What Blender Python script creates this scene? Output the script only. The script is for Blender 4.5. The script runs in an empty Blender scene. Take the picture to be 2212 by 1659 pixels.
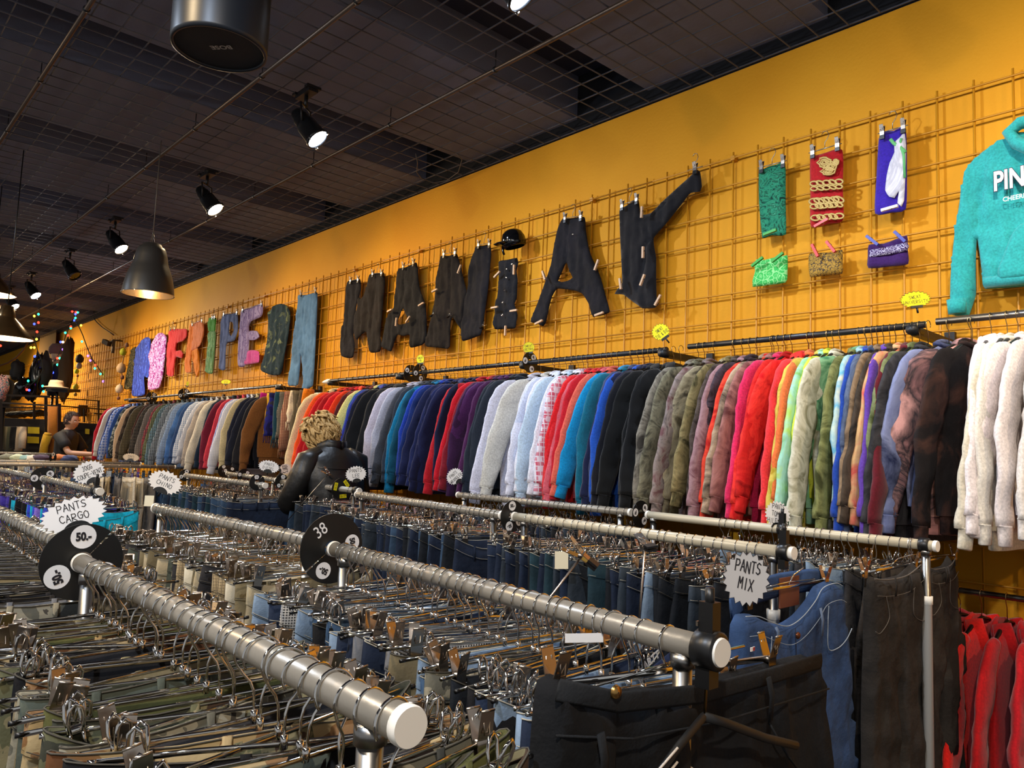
import bpy, bmesh, math, random
import numpy as np
from mathutils import Vector, Matrix, noise
from mathutils.geometry import delaunay_2d_cdt
random.seed(7)
SC = bpy.context.scene
COL = SC.collection
CZ = 1.52                       # camera height above the floor
# ------------------------------------------------------------------ camera
FPX = 1637.0
_y, _p, _r = map(math.radians, (-47.5, 5.38, 2.18))
FW = Vector((math.sin(_y)*math.cos(_p), math.cos(_y)*math.cos(_p), math.sin(_p)))
_R0 = Vector((math.cos(_y), -math.sin(_y), 0)); _U0 = _R0.cross(FW)
RT = _R0*math.cos(_r) + _U0*math.sin(_r); UP = -_R0*math.sin(_r) + _U0*math.cos(_r)
cam = bpy.data.cameras.new('camera'); cam.sensor_width = 36; cam.lens = FPX*36/2212; cam.clip_start = .02; cam.clip_end = 100
camo = bpy.data.objects.new('camera', cam); COL.objects.link(camo); SC.camera = camo
camo.matrix_world = Matrix(((RT.x, UP.x, -FW.x, 0), (RT.y, UP.y, -FW.y, 0), (RT.z, UP.z, -FW.z, CZ), (0, 0, 0, 1)))
SC.view_settings.view_transform = 'Standard'; SC.view_settings.look = 'None'
SC.view_settings.gamma = 1; SC.view_settings.use_curve_mapping = False
SC.view_settings.exposure = 0.20
SC.cycles.max_bounces = 6; SC.cycles.diffuse_bounces = 3; SC.cycles.glossy_bounces = 4
SC.cycles.sample_clamp_indirect = 6; SC.cycles.use_denoising = True
# world: the dim rest of the shop
W = bpy.data.worlds.new('world'); SC.world = W; W.use_nodes = True
W.node_tree.nodes['Background'].inputs[0].default_value = (.93, .96, 1.0, 1)
W.node_tree.nodes['Background'].inputs[1].default_value = .34

def ray(x, y): return FW + RT*((x-1106)/FPX) - UP*((y-829.5)/FPX)
def onX(x, y, X): d = ray(x, y); return d*(X/d.x) + Vector((0, 0, CZ))
def onY(x, y, Y): d = ray(x, y); return d*(Y/d.y) + Vector((0, 0, CZ))
def onZ(x, y, Z): d = ray(x, y); return d*((Z)/d.z) + Vector((0, 0, CZ))     # Z measured from the camera
def dep(x, y, D): return ray(x, y)*D + Vector((0, 0, CZ))
def proj(P):
    P = Vector(P) - Vector((0, 0, CZ)); z = P.dot(FW)
    return 1106+FPX*P.dot(RT)/z, 829.5-FPX*P.dot(UP)/z, z
def find_x(px, Y, Z):           # the x on the line (Y, Z) seen in column px
    a, b = -40.0, 2.0
    for _ in range(50):
        m = (a+b)/2
        if proj((m, Y, Z))[0] < px: a = m
        else: b = m
    return m

# ------------------------------------------------------------------ colours and materials
def c(h):
    h = h.lstrip('#'); v = [int(h[i:i+2], 16)/255 for i in (0, 2, 4)]
    return tuple((x/12.92 if x <= .04045 else ((x+.055)/1.055)**2.4) for x in v) + (1,)
_m = {}
def newmat(name):
    m = bpy.data.materials.new(name); m.use_nodes = True
    nt = m.node_tree; b = nt.nodes['Principled BSDF']; return m, nt, b
def plain(col, rough=.5, metal=0.0, emit=0, name='paint', bump=0, bs=200):
    k = (col, rough, metal, emit, bump, bs)
    if k in _m: return _m[k]
    m, nt, b = newmat(name); cc = c(col)
    b.inputs['Base Color'].default_value = cc; b.inputs['Roughness'].default_value = rough; b.inputs['Metallic'].default_value = metal
    if emit: b.inputs['Emission Color'].default_value = cc; b.inputs['Emission Strength'].default_value = emit
    if bump:
        n = nt.nodes.new('ShaderNodeTexNoise'); n.inputs['Scale'].default_value = bs; n.inputs['Detail'].default_value = 3
        tc = nt.nodes.new('ShaderNodeTexCoord'); nt.links.new(tc.outputs['Object'], n.inputs['Vector'])
        bp = nt.nodes.new('ShaderNodeBump'); bp.inputs['Strength'].default_value = bump; bp.inputs['Distance'].default_value = .01
        nt.links.new(n.outputs[0], bp.inputs['Height']); nt.links.new(bp.outputs[0], b.inputs['Normal'])
    _m[k] = m; return m
def coords(nt, rnd=True):
    tc = nt.nodes.new('ShaderNodeTexCoord')
    if not rnd: return tc.outputs['Object']
    oi = nt.nodes.new('ShaderNodeObjectInfo'); mu = nt.nodes.new('ShaderNodeMath'); mu.operation = 'MULTIPLY'; mu.inputs[1].default_value = 37
    nt.links.new(oi.outputs['Random'], mu.inputs[0]); ad = nt.nodes.new('ShaderNodeVectorMath'); ad.operation = 'ADD'
    nt.links.new(tc.outputs['Object'], ad.inputs[0]); nt.links.new(mu.outputs[0], ad.inputs[1]); return ad.outputs[0]
def noise_n(nt, vec, scale, detail=3, dist=0, rough=.5):
    n = nt.nodes.new('ShaderNodeTexNoise'); n.inputs['Scale'].default_value = scale; n.inputs['Detail'].default_value = detail
    n.inputs['Distortion'].default_value = dist; n.inputs['Roughness'].default_value = rough; nt.links.new(vec, n.inputs['Vector']); return n.outputs[0]
def ramp(nt, fac, stops, interp='LINEAR'):
    r = nt.nodes.new('ShaderNodeValToRGB'); r.color_ramp.interpolation = interp; e = r.color_ramp.elements
    while len(e) < len(stops): e.new(.5)
    for i, (p, col) in enumerate(stops): e[i].position = p; e[i].color = col if not isinstance(col, str) else c(col)
    nt.links.new(fac, r.inputs[0]); return r.outputs[0]
def cloth_bump(nt, b, vec, s=.25, scale=9, fine=260):
    a = noise_n(nt, vec, scale, 4); d = noise_n(nt, vec, fine, 1)
    mx = nt.nodes.new('ShaderNodeMath'); mx.operation = 'MULTIPLY_ADD'; mx.inputs[1].default_value = .06; nt.links.new(d, mx.inputs[0]); nt.links.new(a, mx.inputs[2])
    bp = nt.nodes.new('ShaderNodeBump'); bp.inputs['Strength'].default_value = s; bp.inputs['Distance'].default_value = .02
    nt.links.new(mx.outputs[0], bp.inputs['Height']); nt.links.new(bp.outputs[0], b.inputs['Normal'])
def shade(h, f):
    v = [int(h.lstrip('#')[i:i+2], 16)*f for i in (0, 2, 4)]
    return '#' + ''.join('%02x' % max(0, min(255, int(x))) for x in v)
def knit(col, rough=.92):
    k = ('knit', col)
    if k in _m: return _m[k]
    m, nt, b = newmat('sweat_fabric'); v = coords(nt)
    n = noise_n(nt, v, 120, 2); col_o = ramp(nt, n, [(.25, shade(col, .88)), (.75, shade(col, 1.08))])
    nt.links.new(col_o, b.inputs['Base Color']); b.inputs['Roughness'].default_value = rough; b.inputs['Sheen Weight'].default_value = .15
    b.inputs['Specular IOR Level'].default_value = .2
    cloth_bump(nt, b, v, .20, 8); _m[k] = m; return m
def denim(col, worn=1.25):
    k = ('denim', col, worn)
    if k in _m: return _m[k]
    m, nt, b = newmat('denim'); v = coords(nt)
    n = noise_n(nt, v, 7, 6, 0, .65); w = nt.nodes.new('ShaderNodeTexWave'); w.inputs['Scale'].default_value = 260; w.inputs['Distortion'].default_value = 2
    w.bands_direction = 'Z'; nt.links.new(v, w.inputs['Vector'])
    mx = nt.nodes.new('ShaderNodeMath'); mx.operation = 'MULTIPLY_ADD'; mx.inputs[1].default_value = .18; nt.links.new(w.outputs[1], mx.inputs[0]); nt.links.new(n, mx.inputs[2])
    co = ramp(nt, mx.outputs[0], [(.35, shade(col, .78)), (.55, col), (.8, shade(col, worn))])
    nt.links.new(co, b.inputs['Base Color']); b.inputs['Roughness'].default_value = .88; b.inputs['Specular IOR Level'].default_value = .2
    cloth_bump(nt, b, v, .4, 16, 300); _m[k] = m; return m
def blotch(cols, scale=7, dist=1.5, hard=True, name='camouflage_fabric'):
    k = ('blotch', tuple(cols), scale, dist, hard)
    if k in _m: return _m[k]
    m, nt, b = newmat(name); v = coords(nt); n = noise_n(nt, v, scale, 3 if hard else 5, dist, .55)
    L = len(cols); st = [(.34+.34*i/max(1, L-1) if not hard else .30+.40*i/L, cc) for i, cc in enumerate(cols)]
    co = ramp(nt, n, st, 'CONSTANT' if hard else 'LINEAR'); nt.links.new(co, b.inputs['Base Color']); b.inputs['Roughness'].default_value = .9
    b.inputs['Specular IOR Level'].default_value = .2
    cloth_bump(nt, b, v, .35, 12); _m[k] = m; return m
def plaid(base, c1, c2, scale=9):
    k = ('plaid', base, c1, c2, scale)
    if k in _m: return _m[k]
    m, nt, b = newmat('plaid_fabric'); v = coords(nt)
    def wv(d, s):
        w = nt.nodes.new('ShaderNodeTexWave'); w.inputs['Scale'].default_value = s; w.bands_direction = d; w.inputs['Distortion'].default_value = .3
        nt.links.new(v, w.inputs['Vector']); return w.outputs[1]
    def mixc(a, bb, f):
        x = nt.nodes.new('ShaderNodeMix'); x.data_type = 'RGBA'; nt.links.new(f, x.inputs[0])
        (nt.links.new(a, x.inputs[6]) if not isinstance(a, tuple) else setattr(x.inputs[6], 'default_value', a)); x.inputs[7].default_value = bb; return x.outputs[2]
    f1 = ramp(nt, wv('Y', scale), [(.55, (0, 0, 0, 1)), (.62, (.75, .75, .75, 1))]); f2 = ramp(nt, wv('Z', scale), [(.5, (0, 0, 0, 1)), (.57, (.75, .75, .75, 1))])
    f3 = ramp(nt, wv('Y', scale*2.1), [(.86, (0, 0, 0, 1)), (.92, (.9, .9, .9, 1))]); f4 = ramp(nt, wv('Z', scale*2.1), [(.86, (0, 0, 0, 1)), (.92, (.9, .9, .9, 1))])
    o = mixc(c(base), c(c1), f1); o = mixc(o, c(c1), f2); o = mixc(o, c(c2), f3); o = mixc(o, c(c2), f4)
    nt.links.new(o, b.inputs['Base Color']); b.inputs['Roughness'].default_value = .9; cloth_bump(nt, b, v, .25, 10); _m[k] = m; return m
def tie(cols, scale=6, name='tie_dyed_fabric'): return blotch(cols, scale, 1.2, False, name)
chrome = plain('#dad6d0', .07, 1.0, name='chrome')
chrome2 = plain('#b9ada0', .24, 1.0, name='warm_chrome')
steel = plain('#8d8b88', .32, 1.0, name='brushed_steel')
railm = plain('#918b80', .34, .25, name='rail_enamel', bump=.05, bs=60)
railw = plain('#bfb69f', .38, .1, name='cream_rail_enamel')
whitep = plain('#ece8de', .4, name='white_plastic')
blackp = plain('#0d0d0e', .38, name='black_plastic')
blackm = plain('#17171a', .45, .3, name='black_metal')
cardw = plain('#efedeb', .7, name='white_card'); cardy = plain('#f4e800', .6, name='yellow_card'); ink = plain('#19161c', .6, name='ink')

# ------------------------------------------------------------------ mesh helpers
class MB:
    def __init__(s): s.v = []; s.f = []; s.mi = []; s.sm = []
    def add(s, vs, fs, mi=0, smooth=True):
        o = len(s.v); s.v += [tuple(v) for v in vs]; s.f += [tuple(i+o for i in f) for f in fs]; s.mi += [mi]*len(fs); s.sm += [smooth]*len(fs)
    def box(s, lo, hi, mi=0, M=None):
        x0, y0, z0 = lo; x1, y1, z1 = hi
        vs = [(x0, y0, z0), (x1, y0, z0), (x1, y1, z0), (x0, y1, z0), (x0, y0, z1), (x1, y0, z1), (x1, y1, z1), (x0, y1, z1)]
        if M: vs = [M @ Vector(v) for v in vs]
        s.add(vs, [(3, 2, 1, 0), (4, 5, 6, 7), (0, 1, 5, 4), (1, 2, 6, 5), (2, 3, 7, 6), (3, 0, 4, 7)], mi, False)
    def tube(s, pts, r, n=8, mi=0, cap=True, up=None, smooth=True, closed=False):
        # r: number, list, or list of (a, b); frame a = 'up' projected, b = cross
        P = [Vector(p) for p in pts]; N = len(P); rs = r if isinstance(r, (list, tuple)) else [r]*N
        rings = []; prev = None
        for i in range(N):
            if closed: t = P[(i+1) % N]-P[i-1]
            else: t = P[min(i+1, N-1)]-P[max(i-1, 0)]
            if t.length < 1e-9: t = Vector((0, 0, 1))
            t.normalize()
            if up is not None: a = Vector(up) - t*Vector(up).dot(t)
            else:
                a = (prev - t*prev.dot(t)) if prev is not None else t.orthogonal()
            if a.length < 1e-6: a = t.orthogonal()
            a.normalize(); prev = a; b = t.cross(a)
            ra, rb = rs[i] if isinstance(rs[i], (tuple, list)) else (rs[i], rs[i])
            rings.append([P[i] + a*(ra*math.cos(2*math.pi*k/n)) + b*(rb*math.sin(2*math.pi*k/n)) for k in range(n)])
        vs = [v for rg in rings for v in rg]; fs = []
        for i in range(N-1+(1 if closed else 0)):
            j = (i+1) % N
            for k in range(n): fs.append((i*n+k, i*n+(k+1) % n, j*n+(k+1) % n, j*n+k))
        if cap and not closed: fs.append(tuple(range(n-1, -1, -1))); fs.append(tuple((N-1)*n+k for k in range(n)))
        s.add(vs, fs, mi, smooth)
    def lathe(s, prof, n=32, c=(0, 0, 0), axis=None, mi=0, cap0=False, cap1=False):
        # prof (r, z) about z through c, or about given axis
        c = Vector(c); A = Vector(axis).normalized() if axis else Vector((0, 0, 1)); a = A.orthogonal().normalized(); b = A.cross(a)
        vs = []; fs = []
        for r, z in prof:
            for k in range(n):
                t = 2*math.pi*k/n; vs.append(c + A*z + a*(r*math.cos(t)) + b*(r*math.sin(t)))
        for i in range(len(prof)-1):
            for k in range(n): fs.append((i*n+k, i*n+(k+1) % n, (i+1)*n+(k+1) % n, (i+1)*n+k))
        if cap0: fs.append(tuple(range(n-1, -1, -1)))
        if cap1: fs.append(tuple((len(prof)-1)*n+k for k in range(n)))
        s.add(vs, fs, mi)
    def mesh(s, name, mats):
        me = bpy.data.meshes.new(name); me.from_pydata(s.v, [], s.f); me.validate()
        for m in (mats if isinstance(mats, (list, tuple)) else [mats]): me.materials.append(m)
        if len(me.polygons) == len(s.mi):
            me.polygons.foreach_set('material_index', s.mi); me.polygons.foreach_set('use_smooth', s.sm)
        me.update(); return me
    def obj(s, name, mats, parent=None, loc=None):
        return put(name, s.mesh(name, mats), parent, loc)
def put(name, me, parent=None, loc=None, mat=None, M=None):
    o = bpy.data.objects.new(name, me); COL.objects.link(o)
    if parent: o.parent = parent
    if loc is not None: o.location = loc
    if M is not None: o.matrix_local = M
    if mat is not None:
        o.material_slots[0].link = 'OBJECT'; o.material_slots[0].material = mat
    return o
def empty(name, loc=(0, 0, 0), rz=0, M=None):
    o = bpy.data.objects.new(name, None); COL.objects.link(o); o.empty_display_size = .05
    if M is not None: o.matrix_world = M
    else: o.location = loc; o.rotation_euler = (0, 0, rz)
    return o
def tag(o, label, cat, group=None, kind=None):
    o['label'] = label; o['category'] = cat
    if group: o['group'] = group
    if kind: o['kind'] = kind
    return o
def struct(o): o['kind'] = 'structure'; return o
def nth(n): return '%d%s' % (n, 'th' if 10 <= n % 100 <= 20 else {1: 'st', 2: 'nd', 3: 'rd'}.get(n % 10, 'th'))
_WORDS = ['', 'first', 'second', 'third', 'fourth', 'fifth', 'sixth', 'seventh', 'eighth', 'ninth', 'tenth']
def nthw(n): return _WORDS[n] if n < len(_WORDS) else nth(n)
nz = lambda x, y, z=0, s=0: noise.noise(Vector((x+s*13.7, y-s*7.1, z+s*3.3)))
def basis(center, right, normal):
    r = Vector(right).normalized(); n = (Vector(normal) - r*Vector(normal).dot(r)).normalized(); u = n.cross(r)
    return Matrix(((r.x, u.x, n.x, center[0]), (r.y, u.y, n.y, center[1]), (r.z, u.z, n.z, center[2]), (0, 0, 0, 1)))

# handwriting: strokes on a 0..4 x 0..6 grid
STK = {
 'A': [[(0, 0), (2, 6), (4, 0)], [(.8, 2.2), (3.3, 2.3)]], 'B': [[(0, 0), (0, 6), (3, 5.4), (3, 3.6), (0, 3.1), (3.6, 2), (3, .2), (0, 0)]],
 'C': [[(4, 5), (2.4, 6), (.6, 5), (0, 3), (.7, 1), (2.4, 0), (4, .8)]], 'D': [[(0, 0), (0, 6), (2.6, 5.4), (3.8, 3), (2.6, .5), (0, 0)]],
 'E': [[(3.6, 6), (0, 6), (0, 0), (3.8, 0)], [(0, 3.1), (3, 3.2)]], 'F': [[(3.6, 6), (0, 6), (0, 0)], [(0, 3.1), (3, 3.2)]],
 'G': [[(4, 5), (2.2, 6), (.4, 4.8), (0, 2.8), (1, .4), (3, 0), (4, 1.4), (4, 2.8), (2.2, 2.8)]], 'H': [[(0, 0), (.2, 6)], [(3.8, 0), (4, 6)], [(0, 3), (4, 3.2)]],
 'I': [[(2, 0), (2.1, 6)]], 'J': [[(1, 6), (4, 6)], [(2.8, 6), (2.8, 1.2), (1.5, 0), (0, 1)]], 'L': [[(.2, 6), (0, 0), (3.6, .1)]],
 'M': [[(0, 0), (.4, 6), (2, 2.6), (3.7, 6), (4, 0)]], 'N': [[(0, 0), (.2, 6), (3.8, 0), (4, 6)]], 'O': [[(2, 6), (.4, 4.8), (0, 2.6), (1, .3), (2.8, 0), (4, 2), (3.8, 4.6), (2, 6)]],
 'P': [[(0, 0), (.1, 6), (3, 5.9), (3.9, 4.4), (3, 3), (.1, 2.7)]], 'Q': [[(2, 6), (0, 4), (.6, .8), (3, 0), (4, 3), (2, 6)], [(2.4, 1.6), (4, -.4)]],
 'R': [[(0, 0), (.1, 6), (3, 5.8), (3.6, 4.4), (2.8, 3.1), (.1, 2.8), (3.8, 0)]], 'S': [[(3.8, 5.3), (2, 6), (.4, 5), (.8, 3.6), (3.2, 2.6), (3.8, 1.2), (2, 0), (0, .8)]],
 'T': [[(0, 6), (4, 5.9)], [(2, 6), (2.1, 0)]], 'U': [[(0, 6), (.1, 1.4), (1.8, 0), (3.6, 1), (3.9, 6)]], 'V': [[(0, 6), (1.8, 0), (4, 6)]],
 'W': [[(0, 6), (.9, 0), (2, 4), (3.1, 0), (4, 6)]], 'X': [[(0, 6), (4, 0)], [(0, 0), (4, 6)]], 'Y': [[(0, 6), (2, 3), (4, 6)], [(2, 3), (1.6, 0)]],
 'Z': [[(0, 6), (4, 6), (0, 0), (4, 0)]], '&': [[(4, 0), (.8, 4.6), (1.8, 6), (2.9, 4.8), (.2, 1.6), (1.4, 0), (4, 2.4)]], '-': [[(.6, 3), (3.4, 3.1)]], "'": [[(2, 6), (1.8, 4.8)]],
 '/': [[(0, 0), (4, 6)]], '.': [[(1.8, 0), (2.2, .1)]], '3': [[(.2, 5.4), (2, 6), (3.6, 4.8), (1.6, 3.2), (3.8, 1.8), (2, 0), (0, .6)]], '1': [[(1, 4.8), (2.2, 6), (2.2, 0)]],
 '5': [[(3.6, 6), (.6, 6), (.4, 3.4), (2.6, 3.6), (3.8, 1.8), (2, 0), (0, .6)]], '6': [[(3.4, 6), (.8, 3.4), (.4, 1.2), (2, 0), (3.8, 1.6), (2.4, 3.2), (.6, 2.2)]],
 '8': [[(2, 3.2), (.5, 4.7), (2, 6), (3.5, 4.7), (2, 3.2), (.2, 1.5), (2, 0), (3.8, 1.5), (2, 3.2)]], '0': [[(2, 6), (.3, 4), (.5, 1), (2.2, 0), (3.7, 2), (3.6, 5), (2, 6)]],
 '2': [[(.2, 4.8), (1.8, 6), (3.6, 4.8), (.2, 0), (3.8, .1)]], '4': [[(3, 0), (3, 6), (0, 2), (4, 2)]], 'K': [[(0, 0), (0, 6)], [(3.8, 6), (0, 2.8), (4, 0)]]}
def hand_text(mb, lines, w, h, cx=0, cy=0, z=.0012, mi=0, pen=None, slant=.0):
    nl = len(lines); lh = h/nl; ch = lh*.66; 
    cw = min(ch*.75, w/max(len(l) for l in lines)); pen = pen or ch*.055
    for li, l in enumerate(lines):
        y0 = cy + h/2 - lh*(li+1) + lh*.17; x0 = cx - cw*len(l)/2 + cw*.12
        for k, chh in enumerate(l):
            jy = ch*.06*math.sin(k*2.3+li)
            for st in STK.get(chh, []):
                pts = [(x0+cw*(k + .76*px/4) + slant*py/6*ch, y0 + jy + ch*py/6) for px, py in st]
                for (ax, ay), (bx, by) in zip(pts[:-1], pts[1:]):
                    dx, dy = bx-ax, by-ay; L = math.hypot(dx, dy) or 1; ex, ey = dx/L*pen*.6, dy/L*pen*.6; nx, ny = -dy/L*pen, dx/L*pen
                    mb.add([(ax-ex-nx, ay-ey-ny, z), (bx+ex-nx, by+ey-ny, z), (bx+ex+nx, by+ey+ny, z), (ax-ex+nx, ay-ey+ny, z)], [(0, 1, 2, 3)], mi, False)
def type_text(s, size, name='printed_text', bold=.0):
    cu = bpy.data.curves.new(name, 'FONT'); cu.body = s; cu.size = size; cu.align_x = 'CENTER'; cu.align_y = 'CENTER'; cu.extrude = .0002; cu.offset = bold; cu.resolution_u = 3
    o = bpy.data.objects.new(name, cu); COL.objects.link(o); dg = bpy.context.evaluated_depsgraph_get()
    me = bpy.data.meshes.new_from_object(o.evaluated_get(dg)); bpy.data.objects.remove(o); return me
# ------------------------------------------------------------------ lights of the shop
WY = 3.58                       # the orange wall
CEIL = 2.16 + CZ                # wire mesh under the ceiling
def spot_lamp(x, y, aim, on, colour, watt, label, grp='ceiling spotlights on the wire mesh', z=CEIL, size=150):
    t = tag(empty('ceiling_spotlight', (x, y, z)), label, 'spotlight', grp)
    b = MB(); b.box((-.09, -.03, -.03), (.09, .03, .005)); b.box((-.10, -.045, -.012), (-.06, .045, .004), 0); b.box((.06, -.045, -.012), (.10, .045, .004), 0)
    b.tube([(0, 0, -.03), (0, 0, -.10)], .012, 8)
    b.obj('bracket', blackm, t)
    d = Vector(aim).normalized(); hc = Vector((0, 0, -.20)) + d*.02
    a = d.cross(Vector((0, 0, 1))).normalized()
    yk = MB(); yk.tube([Vector((0, 0, -.10)) + a*s*.001 for s in (0,)] + [Vector((0, 0, -.10)) + a*.072, hc + a*.072], .006, 6); yk.tube([Vector((0, 0, -.10)), Vector((0, 0, -.10)) - a*.072, hc - a*.072], .006, 6)
    yk.obj('yoke', blackm, t)
    h = MB(); back = hc - d*.10
    h.lathe([(.012, -.02), (.030, -.015), (.040, 0), (.044, .03), (.050, .04), (.050, .07), (.056, .08), (.062, .10), (.066, .20), (.072, .205), (.072, .222), (.064, .222), (.062, .215)], 28, back, d, cap0=True)
    h.obj('housing', plain('#1c1d20', .3, .5), t)
    ln = MB(); ln.lathe([(.0005, .212), (.03, .213), (.062, .212)], 28, back, d, mi=0)
    ln.obj('lens', plain(colour, .3, emit=130 if on else 0) if on else plain('#1a1c20', .1), t)
    for k in range(3):
        cl = MB(); q = back + d*.222 + (a*math.cos(k*2.1+.4) + d.cross(a)*math.sin(k*2.1+.4))*.075
        cl.tube([q - d*.02, q + d*.01, q + d*.012 - (q-back-d*.222)*.2], .004, 6); cl.obj('lens_clip', chrome, t)
    if on:
        L = bpy.data.lights.new('spot_light', 'SPOT'); L.energy = watt; L.spot_size = math.radians(size); L.spot_blend = 1; L.shadow_soft_size = .05
        L.color = c(colour)[:3]; lo = bpy.data.objects.new('spot_light', L); COL.objects.link(lo); lo.parent = t
        lo.location = back + d*.24; lo.rotation_euler = d.to_track_quat('-Z', 'Y').to_euler()
    return t
cool, warm, neut = '#dcebff', '#ffdfae', '#fff0dd'
AIM = (.50, .42, -.76)
for px, on, colour, w, lb in [(670, 1, cool, 95, 'lit cool white spotlight above the black trouser letters'), (455, 1, warm, 95, 'lit warm white spotlight, second of the row from the right'),
                       (255, 1, warm, 120, 'lit bluish spotlight just left of the grey bell pendant'), (165, 0, cool, 0, 'unlit black spotlight, dark among the lit row'),
                       (78, 1, cool, 160, 'small lit spotlight left of the unlit one'), (42, 1, warm, 200, 'farthest lit warm spotlight above the conical pendant')]:
    lx, ly = {670: (687, 303), 455: (466, 455), 255: (263, 540), 165: (163, 598), 78: (78, 640), 42: (32, 664)}[px]
    q = onZ(lx, ly, 1.85); spot_lamp(q.x-.07, q.y-.06, AIM, on, colour, w, lb)
q = onZ(1130, -4, 1.85); spot_lamp(q.x-.07, q.y-.06, AIM, 1, cool, 100, 'brightest cool spotlight at the top edge of the picture')
# the same row goes on to the right of the frame, and a second row lights the racks from over the aisle
for x, y, a, w, cc in [(-.55, 2.05, (.3, .55, -.76), 95, neut), (1.2, 2.0, (-.2, .6, -.76), 70, warm)]:
    spot_lamp(x, y, a, 1, cc, w, 'lit spotlight on the wall row, outside the view to the right', 'spotlights of the wall row beyond the frame')
for x in (-16.6, -19.6):  # unseen lamps, added to brighten the far left of the wall
    spot_lamp(x, 2.0, (.2, .6, -.76), 1, warm, 300, 'added lit spotlight beyond the left edge, brightening the left wall', 'spotlights added at the far left to brighten the wall')
for x, w, cc in [(.7, 200, neut), (-.6, 160, cool), (-1.9, 150, warm), (-3.4, 150, cool), (-5.0, 150, warm), (-7.2, 150, cool), (-9.6, 130, warm), (-12, 120, neut)]:
    spot_lamp(x, -.95, (-.15, .55, -.8), 1, cc, w*.85, 'lit spotlight of the second row over the aisle', 'spotlights over the aisle')

# pendants
def bell_pendant():
    q = dep(320, 636, 5.35); t = tag(empty('bell_pendant_lamp', q), 'dark grey bell-shaped pendant lamp on a cord, hanging before the orange wall', 'pendant lamp')
    R = .170; prof = [(R, 0), (R*1.0, .004), (R*.97, .05), (R*.90, .11), (R*.86, .135), (R*.85, .14), (R*.80, .165), (R*.79, .17), (R*.73, .195), (R*.67, .225), (R*.63, .27), (R*.56, .315), (R*.50, .335), (R*.40, .345), (R*.36, .36), (R*.30, .365), (.004, .37)]
    sh = MB(); sh.lathe(prof, 48); sh.obj('shade', plain('#3b3a39', .42, .35), t)
    inn = MB(); inn.lathe([(r*.97, z-.001) for r, z in prof[:13]] + [(.01, .33)], 48); inn.obj('reflector', plain('#cfc6b8', .25, .95), t)
    rim = MB(); rim.tube([(R*math.cos(k*math.pi/24), R*math.sin(k*math.pi/24), 0) for k in range(48)], .003, 6, closed=True, up=(0, 0, 1)); rim.obj('rim', chrome, t)
    bu = MB(); bu.lathe([(.001, .10), (.025, .11), (.035, .14), (.03, .18), (.015, .22)], 20); bu.obj('bulb', plain('#ffd7a0', .4, emit=2.5), t)
    cd = MB(); cd.tube([(0, 0, .36), (0, 0, CEIL-q.z)], .004, 6); cd.obj('cord', plain('#5c5650', .5), t)
    wk = MB(); wk.tube([(.05, 0, .365), (0, 0, .46), (-.05, 0, .365)], .0025, 5); wk.obj('cord_grip', steel, t)
    L = bpy.data.lights.new('bulb_light', 'POINT'); L.energy = 2.0; L.color = c('#ffc070')[:3]; L.shadow_soft_size = .03
    lo = bpy.data.objects.new('bulb_light', L); COL.objects.link(lo); lo.parent = t; lo.location = (0, 0, .05)
bell_pendant()
def cone_pendant(px, py, D, label):
    q = dep(px, py, D); t = tag(empty('conical_pendant_lamp', q), label, 'pendant lamp', 'conical pendants at the far left')
    R = .185; prof = [(R, 0), (R*.98, .012), (R*.55, .11), (R*.34, .15), (R*.30, .165), (R*.24, .24), (R*.1, .25), (.003, .25)]
    sh = MB(); sh.lathe(prof, 40); sh.obj('shade', plain('#8a6f4c', .22, .9), t)
    inn = MB(); inn.lathe([(.178, .001), (.172, .012), (.094, .105), (.01, .13)], 40); inn.obj('reflector', plain('#fff1d6', .3, .2, emit=2.6), t)
    cd = MB(); cd.tube([(0, 0, .24), (0, 0, CEIL-q.z)], .004, 6); cd.obj('cord', blackp, t)
    L = bpy.data.lights.new('bulb_light', 'POINT'); L.energy = 14; L.color = c('#ffd090')[:3]; L.shadow_soft_size = .08
    lo = bpy.data.objects.new('bulb_light', L); COL.objects.link(lo); lo.parent = t; lo.location = (0, 0, -.03)
cone_pendant(10, 731, 5.6, 'brassy conical pendant glowing inside, cut by the left edge')
cone_pendant(-22, 727, 8.2, 'edge of a smaller conical pendant low at the left edge')
cone_pendant(-20, 636, 6.5, 'rim of a conical pendant high at the left edge')
def speaker():
    R = .124; q = Vector((-2.03, .725, CZ+1.02+.055)); t = tag(empty('pendant_speaker', q), 'large black cylindrical speaker hanging from the ceiling, seen from below', 'speaker')
    b = MB(); b.lathe([(R*.93, .006), (R*.935, 0), (R, 0), (R*1.01, .012), (R*1.01, .20), (R*.97, .24), (R*.6, .262), (.01, .27)], 56); b.obj('cabinet', plain('#20242b', .38, .25), t)
    g = MB(); g.lathe([(.001, .007), (R*.5, .006), (R*.935, .006)], 48); g.obj('grille', plain('#141519', .75, bump=.3, bs=900), t)
    m = type_text('BOSE', .026, 'printed_logo', .0004); o = put('printed_logo', m, t); m.materials.append(plain('#b9b2a8', .4))
    o.matrix_local = basis((.012, .0, .004), (-.75, -.66, 0), (0, 0, -1))
    cb = MB(); cb.tube([(0, 0, .26), (0, 0, CEIL-q.z)], .006, 6); cb.obj('cable', blackp, t)
    kn = MB(); kn.box((-.02, R-.01, .22), (.02, R+.02, .25)); kn.obj('clamp', blackp, t)
speaker()

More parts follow.
